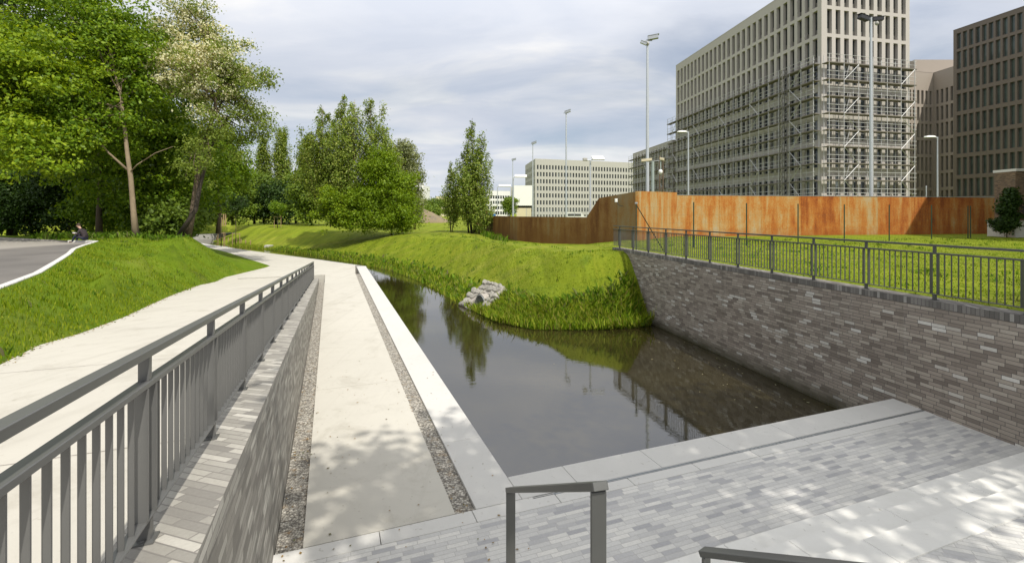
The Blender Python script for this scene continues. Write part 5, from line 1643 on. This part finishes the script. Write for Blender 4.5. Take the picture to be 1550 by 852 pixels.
B6.facade(1, rw6, 9, M['white'], 0.7, recess=0.2, frame=M['frame'], glass=M['glass']); B6.facade(0, rw6, 9, M['white'], 0.6, recess=0.2, frame=M['frame'], glass=M['glass'])
B6.plain(2, M['white']); B6.plain(3, M['white']); B6.roof(M['roof'], cap=M['white']); B6.done(60)
B7 = Building('apartment_building', 'pale stepped apartment house glimpsed above the silvery tree', 'building', [(AT(617, 360), 380), (AT(617, 350), 350), (AT(640, 350), 352), (AT(640, 350), 380)], ZS, E + 20.5)
B7.facade(1, [(E + 1.5 + 3.2 * k, E + 3.3 + 3.2 * k) for k in range(6)], 5, M['white'], 0.6, recess=0.3, frame=M['frame'], glass=M['glass'])
for i in (0, 2, 3): B7.plain(i, M['white'])
B7.roof(M['roof'], cap=M['white']); m_ = MB(); m_.box(AT(622, 355), AT(634, 355), 354, 376, E + 20, E + 23.8); m_.build('roof_box', M['white'], B7.root); B7.done(40)
B8 = Building('apartment_building', 'cream apartment house seen left of the slim poplar', 'building', [(AT(660, 340), 360), (AT(660, 330), 330), (AT(674, 330), 331), (AT(674, 330), 360)], ZS, E + 11.5)
B8.facade(1, [(E + 0.5 + 3.2 * k, E + 2.2 + 3.2 * k) for k in range(3)], 3, M['cream'], 0.5, recess=0.3, frame=M['frame'], glass=M['glass'])
for i in (0, 2, 3): B8.plain(i, M['cream'])
B8.roof(M['redp'], cap=M['cream']); B8.done(20)
# spoil heap
hp = MB(); g = np.random.default_rng(9); nr, na = 14, 40
vs_ = []; ff = []
for i in range(nr):
    for j in range(na):
        t = i / (nr - 1); a = 2 * math.pi * j / na; r = t * (1 + 0.10 * math.sin(3 * a + 1) + 0.06 * math.sin(7 * a))
        h = 2.9 * (1 - t) ** 0.9 * (1 + .15 * math.sin(5 * a + 4 * t)) + (0.25 * g.random() if i < nr - 1 else -0.5)
        vs_.append((AT(636, 110) + math.cos(a) * r * 6.6, 110 + math.sin(a) * r * 5, E - 2.15 + h))
for i in range(nr - 1):
    for j in range(na): ff.append((i * na + j, i * na + (j + 1) % na, (i + 1) * na + (j + 1) % na, (i + 1) * na + j))
hp.add(vs_, ff)
M['earth'] = m_lawn('spoil_earth', (0.20, 0.16, 0.10), (0.27, 0.22, 0.14), (0.30, 0.25, 0.17))
tag(hp.build('spoil_heap', M['earth'], smooth=True), 'pale earth spoil heap on the far lawn between the trees', 'heap')

# old brick pillar with graffiti and the house outside the frame that shades the lawn
pl = thing('brick_pillar', 'old yellow brick pillar with dark graffiti at the right end of the rusty wall', 'pillar', (39.3, 37.2, E - 1.8))
px0 = AT(1537, 36.8)
m_ = MB(); m_.box(px0, px0 + 1.9, 36.8, 38.4, E - 0.55, E + 3.2); m_.build('shaft', M['oldbrick'], pl)
m_ = MB(); m_.box(px0 - .02, px0 + 1.96, 36.72, 38.5, E + 3.203, E + 3.4); m_.build('cap', M['stone2'], pl)
m_ = MB(); m_.box(px0 - .38, px0 + 2.2, 36.45, 38.6, E - 2.2, E - 0.553); m_.build('base', M['stone2'], pl)
m_ = MB(); g = random.Random(3)
for k in range(9):
    x = px0 + .15 + g.random() * 1.2; z = E + 0.2 + g.random() * 0.9; pts = [(x, 36.79, z)]
    for q in range(6): x += g.uniform(-.22, .3); z += g.uniform(-.3, .3); pts.append((min(max(x, px0 + .1), px0 + 1.8), 36.79, min(max(z, E - .2), E + 1.4)))
    m_.tube(pts, 0.035, 4)
m_.build('graffiti', m_plain('graffiti_paint', (0.05, 0.045, 0.06), 0.5), pl); rebase(pl)
hs = Building('brick_house', 'old brick house just outside the right edge whose shade falls on the lawn', 'building', [(41.6, 37.2), (37.2, 24.0), (56, 17), (61, 30)], ZS, E + 13.2)
hs.facade(0, [(E + .5, E + 2.4), (E + 4, E + 6), (E + 7.6, E + 9.6)], 4, M['oldbrick'], 0.4, frame=M['frame_white'], glass=M['glass'])
for i in (1, 2, 3): hs.plain(i, M['oldbrick'])
hs.roof(M['roof'], cap=M['oldbrick']); hs.done(20)


# --------------------------------------------------------------------------- lamps and masts
def lamp(label, px, py, Y, side=1, head=1.0, zb=None, group='street lamps behind the rusty wall', pole=None):
    x = AT(px, Y); zt = ZY(py, Y); zb = ZS if zb is None else zb
    root = thing('street_lamp', label, 'street lamp', (x, Y, zb), group)
    m_ = MB(); m_.tube([(x, Y, zb), (x, Y, zb + 1.2), (x, Y, zt - .12)], [0.10, 0.08, 0.055], 10); m_.build('pole', M['mast'], root)
    m_ = MB(); m_.bar((x - side * .05, Y, zt - .1), (x + side * 0.28, Y, zt - 0.06), 0.09, 0.09); m_.build('bracket', M['mast'], root)
    m_ = MB(); L = 1.0 * head
    prof = [(0.15, 0.06, 0.06), (0.35, 0.17, 0.10), (0.75, 0.20, 0.12), (1.0, 0.15, 0.09), (1.1, 0.05, 0.04)]
    vs_ = []
    for t, hw, hh in prof:
        cx_ = x + side * L * t; cz = zt - 0.04 - 0.02 * t
        vs_ += [(cx_, Y - hw * head, cz - .03), (cx_, Y + hw * head, cz - .03), (cx_, Y + hw * .7 * head, cz + hh * head), (cx_, Y - hw * .7 * head, cz + hh * head)]
    n = len(prof); ff = []
    for i in range(n - 1):
        for j in range(4): ff.append((i * 4 + j, i * 4 + (j + 1) % 4, (i + 1) * 4 + (j + 1) % 4, (i + 1) * 4 + j))
    ff += [(3, 2, 1, 0), tuple((n - 1) * 4 + j for j in range(4))]
    m_.add(vs_, ff); m_.build('lamp_head', M['white'], root)
    m_ = MB(); m_.box(min(x + side * L * .38, x + side * L * .95), max(x + side * L * .38, x + side * L * .95), Y - .14 * head, Y + .14 * head, zt - .13, zt - .095); m_.build('diffuser', M['clad_grey'], root); rebase(root)


lamp('pale street lamp above the tall rusty wall, its head turned left before the scaffold', 1042, 199, 47, -1, 1.0)
lamp('pale street lamp in front of the dark office block, head turned left', 1419, 207, 50, -1, 1.25)


def panel_lamp(label, px, py, Y, tw=False):
    x = AT(px, Y); zt = ZY(py, Y)
    root = thing('street_lamp', label, 'street lamp', (x, Y, ZS), 'flat panel lamps behind the low rusty wall')
    m_ = MB(); m_.tube([(x, Y, ZS), (x, Y, zt)], [0.085, 0.055], 8); m_.build('pole', M['mast'], root)
    m_ = MB(); m_.tube([(x - (.35 if tw else 0.05), Y, zt - .02), (x + .2, Y, zt + .05)], 0.04, 6); m_.build('bracket', M['mast'], root)
    m_ = MB(); m_.obox((x + .52 * Y / 36 + .05, Y, zt + .17), (.45 * Y / 36, 0, -0.01), (0, .30, .14), (0, -.03, .06)); m_.build('lamp_head', M['white'], root, bevel=0.02)
    if tw: m_ = MB(); m_.obox((x - .4, Y, zt + .08), (.16, 0, 0), (0, .15, 0), (0, 0, .10)); m_.build('camera', M['clad_grey'], root, bevel=0.02)
    rebase(root)


panel_lamp('flat headed lamp with a small camera in front of the far pale office block', 893.5, 243, 36.5, True)
panel_lamp('flat headed lamp beside the white box shaped hall', 777, 269, 55)
panel_lamp('flat headed lamp farthest off, next to the poplar', 753, 283, 73)


def cam_mast(label, px, py, Y, heads, r=0.13, mat='mast'):
    x = AT(px, Y); zt = ZY(py, Y)
    root = thing('camera_mast', label, 'camera mast', (x, Y, ZS), 'tall surveillance masts behind the rusty wall')
    m_ = MB(); m_.tube([(x, Y, ZS), (x, Y, ZS + (zt - ZS) * .5), (x, Y, zt)], [r * 1.35, r, r * .7], 12); m_.build('pole', M[mat], root)
    m_ = MB(); m_.bar((x - .5 * heads[0], Y, zt - .15), (x + .4 * heads[0], Y, zt - .1), 0.07, 0.07); m_.build('bracket', M['steel'], root)
    for dx, dz, sz, tilt, mt in heads[1]:
        m_ = MB(); t = Vector((math.cos(tilt), -0.25, math.sin(tilt))).normalized()
        u_ = Vector((0, 0, 1)); s_ = t.cross(u_).normalized(); u_ = s_.cross(t)
        c = Vector((x + dx, Y - .1, zt + dz))
        m_.obox(c, t * sz, s_ * sz * .42, u_ * sz * .36); m_.obox(c + t * sz * .1 + u_ * sz * .42, t * sz * 1.12, s_ * sz * .5, u_ * sz * .04); m_.build('camera', M[mt], root, bevel=0.01)
    for dx, dz, rr_ in heads[2]:
        m_ = MB(); c = (x + dx, Y - .1, zt + dz)
        m_.tube([(c[0], c[1], c[2] + rr_ * 1.6), (c[0], c[1], c[2] + rr_ * .6), (c[0], c[1], c[2]), (c[0], c[1], c[2] - rr_ * .8)], [rr_ * .5, rr_, rr_, rr_ * .35], 10); m_.build('dome_camera', M['clad_grey'], root, smooth=True)
    rebase(root)


cam_mast('tall camera mast left of the tall beige block, beside the rusty wall corner', 980, 60, 41, (1.0, [(0.45, 0.12, .42, .12, 'steel'), (-0.35, -0.35, .28, -.5, 'steel')], [(0.0, -.45, .14)]))
cam_mast('tall camera mast standing in front of the sunlit face of the tall beige block', 1318.5, 27, 44, (1.6, [(-0.75, -0.08, .50, 2.95, 'black'), (0.55, -0.18, .42, .0, 'black')], [(0.45, -.62, .16)]))
cam_mast('tall slim mast rising before the far pale office block', 857, 170, 70, (0.8, [(0.2, 0.05, .42, .3, 'steel')], []), r=0.12)
cam_mast('slim mast at the left corner of the far pale office block', 806.5, 217, 100, (0.9, [(0.25, 0.05, .5, .3, 'steel')], []), r=0.12)
cam_mast('slim mast farthest away, beside the white box shaped hall', 776.2, 242, 131, (0.9, [(0.3, 0.05, .55, .2, 'steel')], []), r=0.13)
# camera pole on the rusty corner
x = AT(988, 38.5); Yp = 38.5
cp_ = thing('camera_pole', 'stout grey green pole with cream cameras on arms above the rusty wall corner', 'camera pole', (x, Yp, ZS))
m_ = MB(); m_.tube([(x, Yp, ZS), (x, Yp, ZY(245, Yp))], 0.115, 12); m_.build('pole', M['mastgreen'], cp_)
m_ = MB(); m_.bar((x - .45, Yp, ZY(245, Yp)), (x + .75, Yp, ZY(243, Yp)), 0.05, 0.05); m_.build('arm', M['steel'], cp_)
for dx, pz, dirx in ((-.5, 242.5, -1), (.72, 241, 1)):
    m_ = MB(); m_.obox((x + dx, Yp - .05, ZY(pz, Yp)), (.40 if dirx < 0 else .16, -.08, .04 * -dirx), (.03, .11, 0), (0, 0, .10)); m_.build('camera', M['cream'], cp_, bevel=0.015)
m_ = MB(); m_.tube([(x + .62, Yp, ZY(245, Yp)), (x + .62, Yp, ZY(258, Yp))], 0.05, 8); m_.build('arm', M['mastgreen'], cp_)
m_ = MB(); m_.tube([(x + .62, Yp, ZY(257, Yp)), (x + .62, Yp, ZY(259, Yp)), (x + .62, Yp, ZY(262, Yp)), (x + .62, Yp, ZY(264, Yp))], [.10, .17, .16, .06], 12); m_.build('dome_camera', M['white'], cp_, smooth=True); rebase(cp_)
x = AT(1000, 44); wp = thing('wooden_pole', 'weathered lattice wooden pole standing behind the camera pole', 'pole', (x, 44, ZS))
m_ = MB(); m_.tube([(x - .12, 44, ZS), (x - .10, 44, ZY(236, 44))], .075, 7); m_.tube([(x + .22, 44, ZS), (x + .2, 44, ZY(244, 44))], .07, 7); m_.build('pole', M['bark'], wp)
m_ = MB()
for k in range(6): m_.bar((x - .12, 43.93, ZS + 1 + k), (x + .22, 43.93, ZS + 1.7 + k), .04, .06)
m_.build('crossbar', M['bark'], wp); rebase(wp)
x = AT(1402, 52); bp = thing('post', 'short pale post behind the shaded rusty wall left of the dark block lamp', 'post', (x, 52, ZS))
m_ = MB(); m_.tube([(x, 52, ZS), (x, 52, ZY(283, 52))], .05, 7); m_.build('shaft', M['mast'], bp)
m_ = MB(); m_.tube([(x, 52, ZY(283, 52)), (x, 52, ZY(281.5, 52))], [.07, .03], 7); m_.build('cap', M['mast'], bp); rebase(bp)
# pale mesh fence, van, container behind the low wall
mf = thing('mesh_fence', 'pale security fence behind the low rusty wall, before the far office block', 'fence', (8, 95, ZS))
m_ = MB(); zt = ZY(316, 95)
for h in np.linspace(E - 1.5, zt, 9): m_.tube([(AT(795, 95), 95, h), (AT(905, 95), 95, h)], 0.012, 4)
for k in range(64): xx = AT(795, 95) + (AT(905, 95) - AT(795, 95)) * k / 63; m_.tube([(xx, 95, E - 1.6), (xx, 95, zt)], 0.01, 3)
m_.build('wire_mesh', M['steel'], mf)
for k in range(7): xx = AT(797, 95) + k * 2.35; m_ = MB(); m_.tube([(xx, 95.05, ZS), (xx, 95.05, zt + .1)], .05, 6); m_.build('post', M['mast'], mf)
rebase(mf)
vn = thing('van', 'white van roof and windows peeping over the low rusty wall before the far office block', 'van', (AT(872, 110), 110, ZS))
x = AT(872, 110); m_ = MB()
vs_ = []
for yy in (109.1, 110.9): vs_ += [(x - 2.4, yy, ZS + .45), (x + 2.4, yy, ZS + .45), (x + 2.4, yy, ZS + 1.3), (x + 1.7, yy, ZS + 1.45), (x + 1.1, yy, ZS + 2.2), (x - 2.3, yy, ZS + 2.3), (x - 2.4, yy, ZS + 1.2)]
m_.add(vs_, [tuple(range(7)), tuple(range(13, 6, -1))] + [(i, 7 + i, 7 + (i + 1) % 7, (i + 1) % 7) for i in range(7)]); m_.build('body', M['white'], vn)
m_ = MB(); m_.box(x - 2.0, x + 1.0, 109.07, 109.09, ZS + 1.5, ZS + 2.0); m_.build('window', M['black'], vn)
for wx2_ in (-1.5, 1.5): m_ = MB(); m_.tube([(x + wx2_, 109.05, ZS + .36), (x + wx2_, 109.3, ZS + .36)], .36, 14); m_.build('wheel', M['black'], vn)
rebase(vn)
x = AT(742, 120); ct = thing('container', 'blue site container with a white lid behind the end of the low rusty wall', 'container', (x, 120, ZS))
m_ = MB(); m_.box(x - 1.3, x + 1.3, 120, 122.4, ZS, ZS + 2.0); m_.build('body', M['blue'], ct)
m_ = MB()
for k in range(8): m_.box(x - 1.2 + k * .33, x - 1.08 + k * .33, 119.95, 119.998, ZS + .1, ZS + 1.9)
m_.build('rib', M['blue'], ct); m_ = MB(); m_.box(x - 1.35, x + 1.35, 119.93, 122.45, ZS + 2.003, ZS + 2.12); m_.build('lid', M['white'], ct); rebase(ct)
x = AT(733, 140); ct = thing('container', 'small red skip behind the end of the low rusty wall', 'container', (x, 140, ZS))
m_ = MB(); m_.prism([(x - .9, 140), (x + .9, 140), (x + .9, 141.5), (x - .9, 141.5)], ZS, ZS + 2.6); m_.build('body', M['redp'], ct); m_ = MB(); m_.box(x - 1, x + 1, 139.9, 141.6, ZS + 2.603, ZS + 2.75); m_.build('rim', M['redp'], ct); rebase(ct)

# --------------------------------------------------------------------------- culvert with stone apron
cv = thing('culvert', 'round grated culvert pipe in a mortared stone apron at the foot of the bank', 'culvert', (-1.72, 23.9, 0.0))
cc = Vector((-1.84, 23.55, 0.24)) + Vector((0.80, 0.60, 0)) * 0.36; ax = Vector((0.80, 0.60, 0)).normalized()          # the pipe runs into the bank along ax
s_ = Vector((ax.y, -ax.x, 0))
m_ = MB(); N = 24; ro, ri = 0.45, 0.385
for k in range(N):
    a0, a1 = 2 * math.pi * k / N, 2 * math.pi * (k + 1) / N
    q = lambda a, r, d: tuple(cc + s_ * math.cos(a) * r + Vector((0, 0, math.sin(a) * r)) + ax * d)
    m_.add([q(a0, ro, 0), q(a1, ro, 0), q(a1, ro, 2), q(a0, ro, 2), q(a0, ri, 0), q(a1, ri, 0), q(a1, ri, 2), q(a0, ri, 2)], [(0, 1, 2, 3), (4, 7, 6, 5), (0, 4, 5, 1)])
m_.build('pipe', M['raw'], cv)
m_ = MB(); m_.add([tuple(cc + s_ * math.cos(2 * math.pi * k / N) * ri + Vector((0, 0, math.sin(2 * math.pi * k / N) * ri)) + ax * 1.2) for k in range(N)], [tuple(range(N))]); m_.build('dark_end', M['slot'], cv)
for k in range(7):
    u_ = (k - 3) * 0.105; h = math.sqrt(max(0.01, ri * ri - u_ * u_))
    m_ = MB(); p = cc + s_ * u_ - ax * 0.01; m_.tube([tuple(p - Vector((0, 0, h))), tuple(p + Vector((0, 0, h)))], 0.014, 6); m_.build('grate_bar', M['steel'], cv)
m_ = MB(); m_.tube([tuple(cc + s_ * math.cos(2 * math.pi * k / N) * (ri + .01) + Vector((0, 0, math.sin(2 * math.pi * k / N) * (ri + .01))) - ax * 0.02) for k in range(N + 1)], 0.022, 6); m_.build('grate_ring', M['steel'], cv)
g = random.Random(12)
M['rock'] = m_concrete('pale_rock', (0.33, 0.315, 0.275), 0.35, 0.6, 0.6)


def rock(c, rx, ry, rz, up, seed):
    g2 = np.random.default_rng(seed)
    bm = bmesh.new(); bmesh.ops.create_icosphere(bm, subdivisions=3, radius=1)
    n = np.array([g2.normal(size=3) for _ in range(11)])
    n /= np.linalg.norm(n, axis=1, keepdims=True); dd = g2.uniform(.40, .72, 11)
    m_ = MB(); vs_ = []
    upv = Vector(up).normalized(); t1 = upv.cross(Vector((0, 1, 0.2))).normalized(); t2 = upv.cross(t1)
    for v in bm.verts:
        p = np.array(v.co)
        for nn, d_ in zip(n, dd):
            e = p @ nn
            if e > d_: p = p - nn * (e - d_)
        vs_.append(tuple(Vector(c) + t1 * p[0] * rx + t2 * p[1] * ry + upv * p[2] * rz))
    fs = [tuple(v.index for v in f.verts) for f in bm.faces]; bm.free()
    return m_.add(vs_, fs)


BE = R(40)
sl_ = ax * math.cos(BE) + Vector((0, 0, math.sin(BE))); nn_ = -ax * math.sin(BE) + Vector((0, 0, math.cos(BE)))
o0 = Vector((cc.x, cc.y, -0.12)) + nn_ * 0.12 - ax * 0.42
g = random.Random(21)
PT = lambda a, b, h=0.0: o0 + s_ * a + sl_ * b + nn_ * h
na_, nb_ = 7, 6
A = [[(-1.30 + 2.30 * i / na_ + (g.uniform(-.09, .09) if 0 < i < na_ else g.uniform(-.1, .1)) + .12 * (j % 2), 1.85 * j / nb_ + g.uniform(-.07, .07)) for i in range(na_ + 1)] for j in range(nb_ + 1)]
mq = MB()
for q8 in (((-1.22, -.1), (-.5, -.1), (-.5, 1.12), (-1.05, 1.12)), ((.5, -.1), (1.0, -.1), (.9, 1.12), (.5, 1.12)), ((-1.05, 1.122), (.9, 1.122), (.82, 1.75), (-.92, 1.75))):
    mq.add([tuple(PT(a, b, h)) for h in (-.35, .0) for a, b in q8], [(3, 2, 1, 0), (4, 5, 6, 7), (0, 1, 5, 4), (1, 2, 6, 5), (2, 3, 7, 6), (3, 0, 4, 7)])
for j in range(nb_):
    for i in range(na_):
        q_ = [A[j][i], A[j][i + 1], A[j + 1][i + 1], A[j + 1][i]]
        ca, cb_ = sum(p[0] for p in q_) / 4, sum(p[1] for p in q_) / 4
        z_ = (o0 + sl_ * cb_).z - cc.z
        if math.hypot(ca, z_) < 0.52 or (abs(ca) < .45 and z_ < 0.25): continue
        if abs(ca + .1) > 1.25 - .42 * max(0, cb_ - .6): continue
        # eight-sided stone: corners cut, top domed and tilted
        pts = []
        for k_ in range(4):
            p0, p1, pm1 = Vector((*q_[k_], 0)), Vector((*q_[(k_ + 1) % 4], 0)), Vector((*q_[k_ - 1], 0))
            c1, c2 = g.uniform(.12, .3), g.uniform(.12, .3)
            pts += [p0.lerp(pm1, c1), p0.lerp(p1, c2)]
        cen = Vector((ca, cb_, 0)); hh = g.uniform(.06, .17); tx, ty = g.uniform(-.25, .25), g.uniform(-.25, .25)
        rings = []
        for sc_, h_ in ((.94, -.12), (.93, hh * .55), (.74, hh * .92), (.40, hh)):
            rings.append([PT(*(cen + (p - cen) * sc_).xy, h_ + (tx * (p.x - ca) + ty * (p.y - cb_)) * sc_ * (h_ > 0) + g.uniform(-.012, .012)) for p in pts])
        vs_ = [tuple(v) for r_ in rings for v in r_]; ff = []
        for r_ in range(3):
            for k_ in range(8): ff.append((r_ * 8 + k_, r_ * 8 + (k_ + 1) % 8, r_ * 8 + 8 + (k_ + 1) % 8, r_ * 8 + 8 + k_))
        ff.append(tuple(24 + k_ for k_ in range(8)))
        m_ = MB(); m_.add(vs_, ff); m_.build('stone', M['rock'], cv)
mq2 = mq.build('mortar_bed', M['raw'], cv)
bmx = None
rebase(cv)
# small concrete cover on the far bank and the row of stakes by the water
x, y = AT(407, 58), 64.0; x = AT(407, y)
cvr = thing('concrete_cover', 'small pale concrete cover lying on the far grass bank', 'cover', (x, y, lawn_z(x, y)))
m_ = MB(); z = lawn_z(x, y); m_.box(x - .45, x + .45, y - .35, y + .35, z - .1, z + .26); m_.build('block', M['stone'], cvr, bevel=0.02)
m_ = MB(); m_.box(x - .38, x + .38, y - .28, y + .28, z + .263, z + .30); m_.build('lid', M['kerb'], cvr, bevel=0.01); rebase(cvr)
proto = None
sp_ = resample([(-36.5, 67.5), (-48.5, 79.5)], 1.9)
for k, (x, y) in enumerate(sp_[:9]):
    if proto is None:
        m_ = MB(); m_.tube([(0, 0, -.4), (0, 0, .9), (0.01, 0, 1.0)], [.07, .065, .03], 7); proto = m_.build('wooden_stake', M['wood']); o = proto
    else: o = proto.copy(); COL.objects.link(o)
    o.location = (x, y, -0.1); tag(o, 'short wooden stake in a row along the grassy tip of the far bank', 'stake', 'wooden stakes along the waterline')
for k, px in enumerate((335.5, 338.5, 341.5)):
    Y = 84; m_ = MB(); x = AT(px, Y); m_.tube([(x, Y, E - 2.2), (x, Y, ZY(324, Y))], .10, 7)
    o = m_.build('timber_post', M['wood'], origin=(x, Y, E - 2.2)); tag(o, 'thick reddish timber post close to two others on the far lawn', 'post', 'three timber posts on the far lawn')
# dry litter along the edge of the ramp path
g = np.random.default_rng(78)
le_ = np.array(resample(left_edge[:-1], 0.02)); le_ = le_ + g.normal(0, .07, le_.shape) + (0.06, 0)
le_ = le_[g.random(len(le_)) < .55]
zl_ = np.array([ramp_z(x_, y_) + kz + 0.012 for x_, y_ in le_])
nr_ = np.tile([0., 0, 1.], (len(le_), 1)) + g.normal(0, .25, (len(le_), 3)); nr_ /= np.linalg.norm(nr_, axis=1, keepdims=True)
v, f = leaf_quads(np.column_stack([le_, zl_]), nr_, g.uniform(.02, .06, len(le_)), g)
M['litter'] = m_leaf('path_litter', [(0.22, 0.13, 0.05), (0.32, 0.24, 0.11), (0.14, 0.10, 0.05), (0.12, 0.16, 0.03)], 0.1)
mesh_np('leaf_litter', v, f, M['litter'], kind='stuff')
# litter on the water and leaves on the paving
g = np.random.default_rng(77); n = 260
p = np.stack([g.uniform(0, 8.3, n), g.uniform(9, 20, n)], 1)
dw = (7.73 - 0.2136 * (p[:, 1] - 11.6)) - p[:, 0]
p = p[(dw > 0.05) & (g.random(n) < np.exp(-dw / 1.6) * 1.2) & (UX * p[:, 0] + UY * p[:, 1] > 6.9)]
v, f = leaf_quads(np.column_stack([p, np.full(len(p), 0.004)]), np.tile([0., 0, 1.], (len(p), 1)) , g.uniform(.03, .09, len(p)), g)
M['drift'] = m_leaf('drift_leaf', [(0.20, 0.17, 0.08), (0.35, 0.33, 0.22), (0.10, 0.12, 0.03)], 0.1)
mesh_np('floating_debris', v, f, M['drift'], kind='stuff')
n = 240
uv_ = np.stack([g.uniform(4.0, 14, n), g.uniform(-.5, 2.4, n)], 1); uv_[:90, 1] = g.uniform(-.58, -.3, 90); uv_[90:140, 1] = g.uniform(1.5, 1.8, 50)
P_ = np.array([UV(a, b) for a, b in uv_])
v, f = leaf_quads(np.column_stack([P_, np.full(n, ZQ + .012)]), np.tile([0., 0, 1.], (n, 1)), g.uniform(.02, .055, n), g)
M['dryleaf'] = m_leaf('dry_leaf', [(0.22, 0.11, 0.03), (0.33, 0.22, 0.08), (0.12, 0.08, 0.03), (0.10, 0.13, 0.02)], 0.1)
mesh_np('fallen_leaves', v, f, M['dryleaf'], kind='stuff')

# --------------------------------------------------------------------------- the person sitting on the kerb end
def skin_mesh(verts, edges, radii, root_i, mats, name, sub=2):
    me = bpy.data.meshes.new(name); me.from_pydata(verts, edges, []); o = bpy.data.objects.new(name, me); COL.objects.link(o)
    md = o.modifiers.new('skin', 'SKIN'); md.use_smooth_shade = True
    for i, r in enumerate(radii):
        sv = me.skin_vertices[0].data[i]; sv.radius = (r, r) if not hasattr(r, '__len__') else r; sv.use_root = (i == root_i)
    s2 = o.modifiers.new('sub', 'SUBSURF'); s2.levels = sub; s2.render_levels = sub
    dg = bpy.context.evaluated_depsgraph_get(); out = bpy.data.meshes.new_from_object(o.evaluated_get(dg)); out.name = name
    bpy.data.objects.remove(o)
    out.materials.clear()
    for m in mats: out.materials.append(m)
    return out


pz = ZR + 0.125
pe = thing('person', 'person in dark jacket and navy trousers sitting bent over a booklet on the kerb', 'person', (-23.55, 26.75, pz), rz=R(8))
V, Ed, Rd = [], [], []


def nv(p, r, parent=None):
    V.append(p); Rd.append(r)
    if parent is not None: Ed.append((parent, len(V) - 1))
    return len(V) - 1


# local: -x is forward, z up, origin on the kerb top under the seat
pel = nv((0, 0, .12), (.15, .12)); ab = nv((-.06, 0, .30), (.15, .11), pel); ch = nv((-.17, 0, .50), (.18, .12), ab); nk0 = nv((-.26, 0, .62), (.09, .08), ch); nk = nv((-.31, 0, .69), .05, nk0); hd0 = nv((-.37, 0, .76), (.075, .085), nk); hd = nv((-.40, 0, .84), (.072, .085), hd0)
for sd_ in (-1, 1):
    hip = nv((-.05, sd_ * .11, .11), .095, pel); kn = nv((-.46, sd_ * .14, .30 + .03 * sd_), .065, hip); cf = nv((-.53, sd_ * .14, .13), .055, kn); an = nv((-.60, sd_ * .14, -.05), .04, cf); to = nv((-.76, sd_ * .16, -.085), .035, an)
    sh = nv((-.21, sd_ * .19, .56), .065, ch); el = nv((-.30, sd_ * .25, .32), .046, sh); wr = nv((-.49, sd_ * .10, .37), .028, el); pa = nv((-.55, sd_ * .065, .385), .026, wr)
    for q in range(4): a_ = nv((-.60, sd_ * (.035 + .017 * q), .395), .008, pa); nv((-.63, sd_ * (.03 + .017 * q), .385 - .004 * q), .007, a_)
    nv((-.56, sd_ * .03, .405), .009, pa)
M['skin_'] = m_plain('skin', (0.48, 0.30, 0.22), 0.55, 0, .05); M['jacket'] = m_plain('dark_jacket', (0.035, 0.025, 0.028), 0.8); M['jeans'] = m_plain('navy_trousers', (0.012, 0.016, 0.04), 0.85); M['shoe'] = m_plain('brown_shoe', (0.10, 0.05, 0.03), 0.6); M['hair'] = m_plain('brown_hair', (0.05, 0.03, 0.02), 0.7)
body = skin_mesh(V, Ed, Rd, 0, [M['skin_'], M['jacket'], M['jeans'], M['shoe']], 'body')
for p in body.polygons:
    c = p.center
    if c.z > .665 and c.x < -.24: p.material_index = 0
    elif c.x < -.50 and c.z > .33 and abs(c.y) < .115: p.material_index = 0
    elif c.z < -.035: p.material_index = 3
    elif c.z < .19 or (c.x < -.30 and c.z < .345 and abs(abs(c.y) - .14) < .085): p.material_index = 2
    else: p.material_index = 1
bo = bpy.data.objects.new('body', body); COL.objects.link(bo); bo.parent = pe
bm = bmesh.new(); bmesh.ops.create_icosphere(bm, subdivisions=3, radius=1)
m_ = MB(); m_.add([(-.385 + v.co.x * .088 + (.012 if v.co.x > 0 else 0), v.co.y * .082, .855 + v.co.z * (.088 if v.co.z > -.1 or v.co.x > .2 else .02)) for v in bm.verts], [tuple(v.index for v in f.verts) for f in bm.faces]); bm.free(); m_.build('hair', M['hair'], pe, smooth=True)
for sd_ in (-1, 1):
    m_ = MB(); m_.tube([(-.475, sd_ * .03, .82), (-.484, sd_ * .03, .82)], [.011, .006], 8); m_.build('eye', M['black'], pe)
    m_ = MB(); m_.tube([(-.385, sd_ * .078, .80), (-.39, sd_ * .092, .81)], [.026, .014], 8); m_.build('ear', M['skin_'], pe)
m_ = MB(); m_.tube([(-.468, 0, .815), (-.492, 0, .79)], [.010, .017], 7); m_.build('nose', M['skin_'], pe)
m_ = MB(); m_.tube([(-.462, -.022, .762), (-.466, 0, .76), (-.462, .022, .762)], .005, 5); m_.build('mouth', M['redp'], pe)
bk = MB(); c_ = Matrix.Translation(pe.location) @ Matrix.Rotation(R(8), 4, 'Z')
q = [c_ @ Vector(p) for p in ((-.64, -.09, .43), (-.52, -.09, .402), (-.52, .09, .402), (-.64, .09, .43))]
bk.add([tuple(v) for v in q] + [tuple(v + Vector((0, 0, .018))) for v in q], [(3, 2, 1, 0), (4, 5, 6, 7), (0, 1, 5, 4), (1, 2, 6, 5), (2, 3, 7, 6), (3, 0, 4, 7)])
tag(bk.build('booklet', M['white']), 'small white booklet held in the hands of the seated person', 'booklet')
